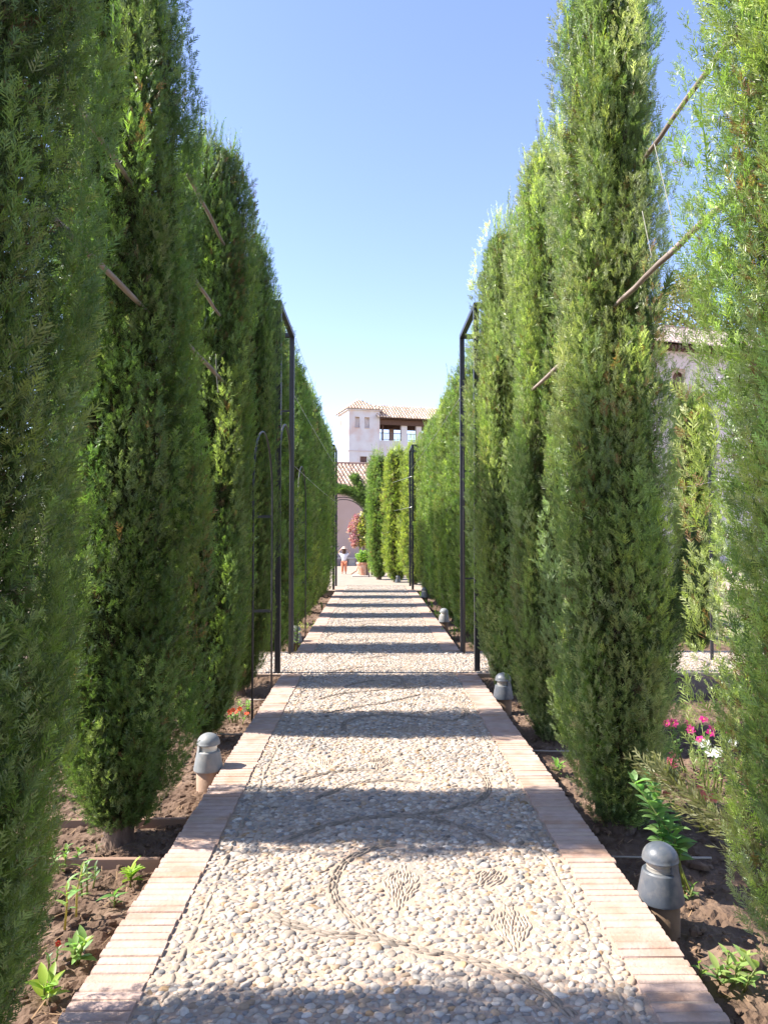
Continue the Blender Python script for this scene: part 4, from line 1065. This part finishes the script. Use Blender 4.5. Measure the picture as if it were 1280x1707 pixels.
# --- low pink building across the plaza
org = at(590, 900, 36.5)
o = empty('garden_pavilion', (org.x, 36.5, 0), ROT, 'long low pink plastered building with a barrel tiled roof at the end of the path', 'building')
b = MB(); b.box((-14, 0, -.2), (9, 6, 3.52)); b.build('wall', M_PINK, o)
b = MB(); b.box((-14.2, -.22, 3.523), (9.2, 6.2, 3.60)); b.build('eave_course', M_TERRA, o)
b = tile_roof(-14.3, 9.3, -.34, 3.605, 3.0, 5.22, .20, 1, None, .36); rf = b.build('roof', M_TILE, o, True, True)
b2 = tile_roof(-14.3, 9.3, 6.34, 3.605, 3.0, 5.22, .40, 2, None, .8, 4); b2.build('roof', M_TILE, o, True, True)
b = MB(); b.tube([(-14.3, 3.0, 5.27), (9.3, 3.0, 5.27)], .10, 10); b.build('ridge_cap', mat('ridge_tile', (.30, .20, .16), (.38, .26, .2), 4), o, True)
for xg in (-14, 9):
    b = MB(); b.add([(xg, .0, 3.6), (xg, 6, 3.6), (xg, 3.0, 5.15)], [(0, 1, 2)]); b.build('gable', M_PINK, o)
st_ = on(590, 945); o = empty('stone_bench', (org.x - .3, 35.75, 0), ROT, 'low stone bench along the foot of the pink wall', 'bench')
b = MB(); b.box((-4, -.2, .30), (2.4, .2, .38), ch=.01); b.build('seat', M_STONE, o)
for xx in (-3.4, -1.4, .2, 1.6):
    b = MB(); b.box((xx - .15, -.14, -.02), (xx + .15, .14, .2995)); b.build('support', M_STONE, o)

# --- white tower with loggia wing, far behind
tw = at(581, 760, 110.0)
o = empty('white_tower', (tw.x, 110, -.3), ROT, 'white square tower with tiled hip roof and open balcony wing behind the low pink building', 'tower')
W_, D_ = 4.86, 6.4
ez = at(582, 683, 110).z + .3; az_ = at(598, 666, 113.8).z + .3
zw0, zw1 = at(600, 711.5, 110).z + .3, at(600, 694, 110).z + .3
zl0, zl1 = at(600, 770, 110).z + .3, at(600, 760, 110).z + .3
def ux(u): return (at(u, 700, 110.5).x - tw.x) / math.cos(ROT) * 0.985
wins = [(ux(592), ux(600), zw0, zw1), (ux(608), ux(616.5), zw0, zw1)]
lowwin = (ux(600.5), ux(612), zl0, zl1)
b = MB(); wall_with_openings(b, 0, W_, -.2, ez, 0, wins + [lowwin], .45)
# back and right
b.add([(0, D_, -.2), (W_, D_, -.2), (W_, D_, ez), (0, D_, ez)], [(3, 2, 1, 0)]); b.add([(W_, 0, -.2), (W_, D_, -.2), (W_, D_, ez), (W_, 0, ez)], [(0, 1, 2, 3)])
# left face with openings (built in its own plane)
lb = MB(); lo_ = [(1.3, 2.0, zw0, zw1), (2.9, 3.6, zw0, zw1), (2.0, 2.6, zw0 - 4.2, zw0 - 2.6)]; wall_with_openings(lb, 0, D_, -.2, ez, 0, lo_, .45)
b.add([(y_, D_ - x_, z_) for x_, y_, z_ in lb.v], lb.f); b.build('wall', M_WHITE, o)
for (a, c, e, f) in wins:
    r = (c - a) / 2; m_ = MB(); n = 12      # arch spandrels proud of the recess
    V = [(a, .10, f), (c, .10, f)]; P_ = [(a + r + r * math.cos(PI * k / n), .10, f - r - .05 + r * math.sin(PI * k / n)) for k in range(n + 1)]
    for k in range(n):
        m_.add([P_[k], P_[k + 1], (P_[k + 1][0], .10, f), (P_[k][0], .10, f)], [(0, 1, 2, 3)])
    wf = m_.build('window', M_FRAMEW, o)
    q = MB(); q.box((a, .10, e - .05), (c, .16, e + .02)); q.box((a, .02, e - .12), (c, -.10, e - .055)); q.build('sill', M_FRAMEW, wf)
    q = MB(); q.add([(a + .05, .44, e), (c, .44, e), (c, .44, f), (a + .05, .44, f)], [(0, 1, 2, 3)]); q.build('pane', mat('pale_pane', (.72, .66, .64), (.60, .50, .46), 2.0), wf)
wf = MB(); wf.box((lowwin[0], .30, lowwin[2]), (lowwin[1], .36, lowwin[3])); wf = wf.build('window', M_SHUT, o)
q = MB(); q.box((lowwin[0] - .2, -.08, lowwin[2] - .14), (lowwin[1] + .2, -.003, lowwin[2] - .01)); q.build('sill', M_WHITE, wf)
q = MB()
for k in range(3): xx = lowwin[0] + (lowwin[1] - lowwin[0]) * k / 2; q.box((xx - .03, .24, lowwin[2]), (xx + .03, .298, lowwin[3]))
q.build('mullion', M_DWOOD, wf)
for (a, c, e, f) in lo_:
    q = MB(); q.box((.38, D_ - c, e), (.44, D_ - a, f)); q.build('window', M_FRAMEW, o)
zs_ = at(600, 751, 110).z + .3
q = MB(); q.box((-.06, -.06, zs_ - .07), (W_ + .001, -.002, zs_ + .07)); q.box((-.06, -.002, zs_ - .07), (-.002, D_, zs_ + .07)); q.build('string_course', mat('course_stone', (.62, .52, .48), None), o)
q = MB(); q.box((-.28, -.28, ez + .003), (W_ + .28, D_ + .28, ez + .16)); q.build('cornice', M_WHITE, o)
hw = W_ / 2 + .4; cx_ = W_ / 2; yc = D_ / 2
TC = ((.70, .52, .38), (.64, .47, .35), (.76, .60, .46), (.60, .44, .33))
def hip(mesh_b, M):
    mesh_b.v = [tuple(M @ Vector(p_)) for p_ in mesh_b.v]; mesh_b.build('roof', M_TILE, o, True, True)
zr = ez + .16
hip(tile_roof(-hw, hw, -(yc + .4), zr, 0, az_, .46, 3, lambda x: 1 - abs(x) / hw, 1.0, 4, TC), Matrix.Translation((cx_, yc, 0)))
hip(tile_roof(-hw, hw, -(yc + .4), zr, 0, az_, .36, 4, lambda x: 1 - abs(x) / hw, 1.0, 4, TC), Matrix.Translation((cx_, yc, 0)) @ Matrix.Rotation(PI, 4, 'Z'))
hip(tile_roof(-(yc + .4), yc + .4, -hw, zr, 0, az_, .46, 5, lambda x: 1 - abs(x) / (yc + .4), 1.0, 4, TC), Matrix.Translation((cx_, yc, 0)) @ Matrix.Rotation(-PI / 2, 4, 'Z'))
hip(tile_roof(-(yc + .4), yc + .4, -hw, zr, 0, az_, .36, 6, lambda x: 1 - abs(x) / (yc + .4), 1.0, 4, TC), Matrix.Translation((cx_, yc, 0)) @ Matrix.Rotation(PI / 2, 4, 'Z'))
# loggia wing
X0, X1 = W_ + .002, W_ + 12.0
zf, zrail, zbeam, zeave, zrid = [at(650, v, 111.5).z + .3 for v in (733, 720, 707, 697, 0)][:4] + [at(650, 677, 115).z + .3]
q = MB(); q.box((X0, .6, -.2), (X1, 5.6, zf)); q.build('wall', M_WHITE, o)
q = MB(); q.box((X0, .2, zbeam), (X1, .62, zeave - .18)); q.box((X0, 5.2, zbeam), (X1, 5.6, zeave - .18))
for k in range(30): xx = X0 + .2 + k * .4; q.box((xx - .07, -.55, zeave - .175), (xx + .07, 5.9, zeave - .03))
q.build('beam', M_DWOOD, o)
hip(tile_roof(X0 - .6, X1, -.75, zeave, 3.1, zrid, .46, 7, None, 1.0, 4, TC), Matrix.Identity(4))
hip(tile_roof(X0 - .6, X1, 6.95, zeave, 3.1, zrid, .36, 8, None, 1.0, 4, TC), Matrix.Identity(4))
for (u0, u1, y_) in ((673.6, 683.5, .62), (700, 709, .62)):
    a, c = ux(u0), ux(u1); q = MB(); q.box((a, y_, zf), (c, y_ + .6, zbeam - .003)); q.build('pier', M_WHITE, o)
q = MB(); q.box((ux(667), 4.5, zf), (ux(674), 5.1, zbeam - .003)); q.build('pier', M_FRAMEW, o)  # inner pier coloured tan for the shade inside the loggia
for u in (641.5, 655):
    a = ux(u); q = MB(); q.box((a - .09, .66 if u < 650 else 4.9, zf), (a + .09, .84 if u < 650 else 5.08, zbeam - .003)); q.build('column', M_DWOOD, o)
q = MB(); q.box((X0, .70, zrail - .10), (X1, .80, zrail)); q.box((X0, .70, zf + .12), (X1, .80, zf + .2))
xx = X0 + .1
while xx < X1: q.box((xx - .035, .72, zf + .2), (xx + .035, .78, zrail - .10)); xx += .33
q.build('railing', mat('railing_wood', (.16, .13, .13), None), o)

# --- building on the right with dark eaves
rb = at(1127, 655, 36.0); zt = at(1127, 580, 36).z; zrb = at(1127, 541, 39.2).z
o = empty('pink_house', (rb.x, 36, -.2), ROT, 'pale pink house with dark eaves and arched brown window in the right gap', 'house')
zw0, zw1 = at(1127, 657, 36).z + .2, at(1127, 614, 36).z + .2
wn_ = (-.26, .55, zw0, zw1)
b = MB(); wall_with_openings(b, -3.6, 9, -.1, zt + .2, 0, [wn_], .30)
b.add([(-3.6, 0, -.1), (-3.6, 7, -.1), (-3.6, 7, zt + .2), (-3.6, 0, zt + .2)], [(3, 2, 1, 0)]); b.add([(9, 0, -.1), (9, 7, -.1), (9, 7, zt + .2), (9, 0, zt + .2)], [(0, 1, 2, 3)]); b.add([(-3.6, 7, -.1), (9, 7, -.1), (9, 7, zt + .2), (-3.6, 7, zt + .2)], [(3, 2, 1, 0)])
b.build('wall', mat('blush_plaster', (0.70, 0.59, 0.565), (0.645, 0.550, 0.542), .7, .9, .008, 8, c3=(0.636, 0.533, 0.499), s3=.5), o)
a, c, e, f = wn_; r = (c - a) / 2 - .09; n = 14; m_ = MB(); xc = (a + c) / 2; zz = f - r - .16
for k in range(n):
    t0, t1 = PI * k / n, PI * (k + 1) / n
    m_.add([(xc + r * math.cos(t0), .05, zz + r * math.sin(t0)), (xc + r * math.cos(t1), .05, zz + r * math.sin(t1)), (xc + r * math.cos(t1), .05, f), (xc + r * math.cos(t0), .05, f)], [(0, 1, 2, 3)])
m_.add([(a, .05, e), (a + .09, .05, e), (a + .09, .05, f), (a, .05, f)], [(0, 1, 2, 3)]); m_.add([(c - .09, .05, e), (c, .05, e), (c, .05, f), (c - .09, .05, f)], [(0, 1, 2, 3)])
wf = m_.build('window', M_FRAMEW, o)
q = MB(); q.add([(a, .29, e), (c, .29, e), (c, .29, f), (a, .29, f)], [(0, 1, 2, 3)]); q.box((a + .09, .2, e + (f - e) * .42), (c - .09, .24, e + (f - e) * .45)); q.box((xc - .015, .22, e), (xc + .015, .26, e + (f - e) * .42)); q.build('shutter', M_SHUT, wf)
q = MB(); q.box((-3.9, -.38, zt + .205), (9.3, 7.4, zt + .26))
for k in range(66): xx = -3.8 + k * .2; q.box((xx - .05, -.5, zt + .02), (xx + .05, -.003, zt + .2))
q.build('eaves', M_DWOOD, o)
GT = ((.62, .50, .43), (.55, .44, .38), (.70, .58, .50), (.5, .41, .36))
b = tile_roof(-4, 9.4, -.58, zt + .265, 3.4, zrb + .2, .22, 9, None, .40, 5, GT); b.build('roof', M_TILE, o, True, True)
b = tile_roof(-4, 9.4, 7.4, zt + .265, 3.4, zrb + .2, .44, 10, None, .9, 4, GT); b.build('roof', M_TILE, o, True, True)
b = MB(); b.tube([(-4, 3.4, zrb + .25), (9.4, 3.4, zrb + .25)], .11, 8); b.build('ridge_cap', mat('ridge_tile_dark', (.24, .15, .13), (.32, .2, .17), 4), o, True)

# --- broadleaf tree behind that house
tx = at(1172, 480, 47); o = empty('broadleaf_tree', (tx.x, 47, -.2), 0, 'yellowing broadleaf tree rising behind the pink house roof', 'tree')
b = MB(); rr = random.Random(9); spec = []
b.tube([(0, 0, -.1), (.1, 0, 4), (.0, .2, 9), (0, 0, 14)], [.5, .4, .3, .15], 10)
for k in range(34):
    a = k * 2.4; z = 9.5 + 9.5 * rr.random(); R_ = (1.4 + 2.6 * math.sin(PI * min(1, max(0, (z - 8.5) / 11.5)))) * rr.uniform(.55, 1.0)
    tip = (R_ * math.cos(a), R_ * math.sin(a), z)
    b.tube([(0, 0, z - 2.0), (tip[0] * .5, tip[1] * .5, z - .9), tip], [.10, .06, .02], 6); spec.append((*tip, rr.uniform(.55, .95)))
b.build('trunk', M_BARK, o, True)
leaf_cloud(7500, clumps(spec), .20, [(.15, .17, .06), (.19, .185, .07), (.10, .13, .045), (.24, .18, .08)], 12, 'crown', o)
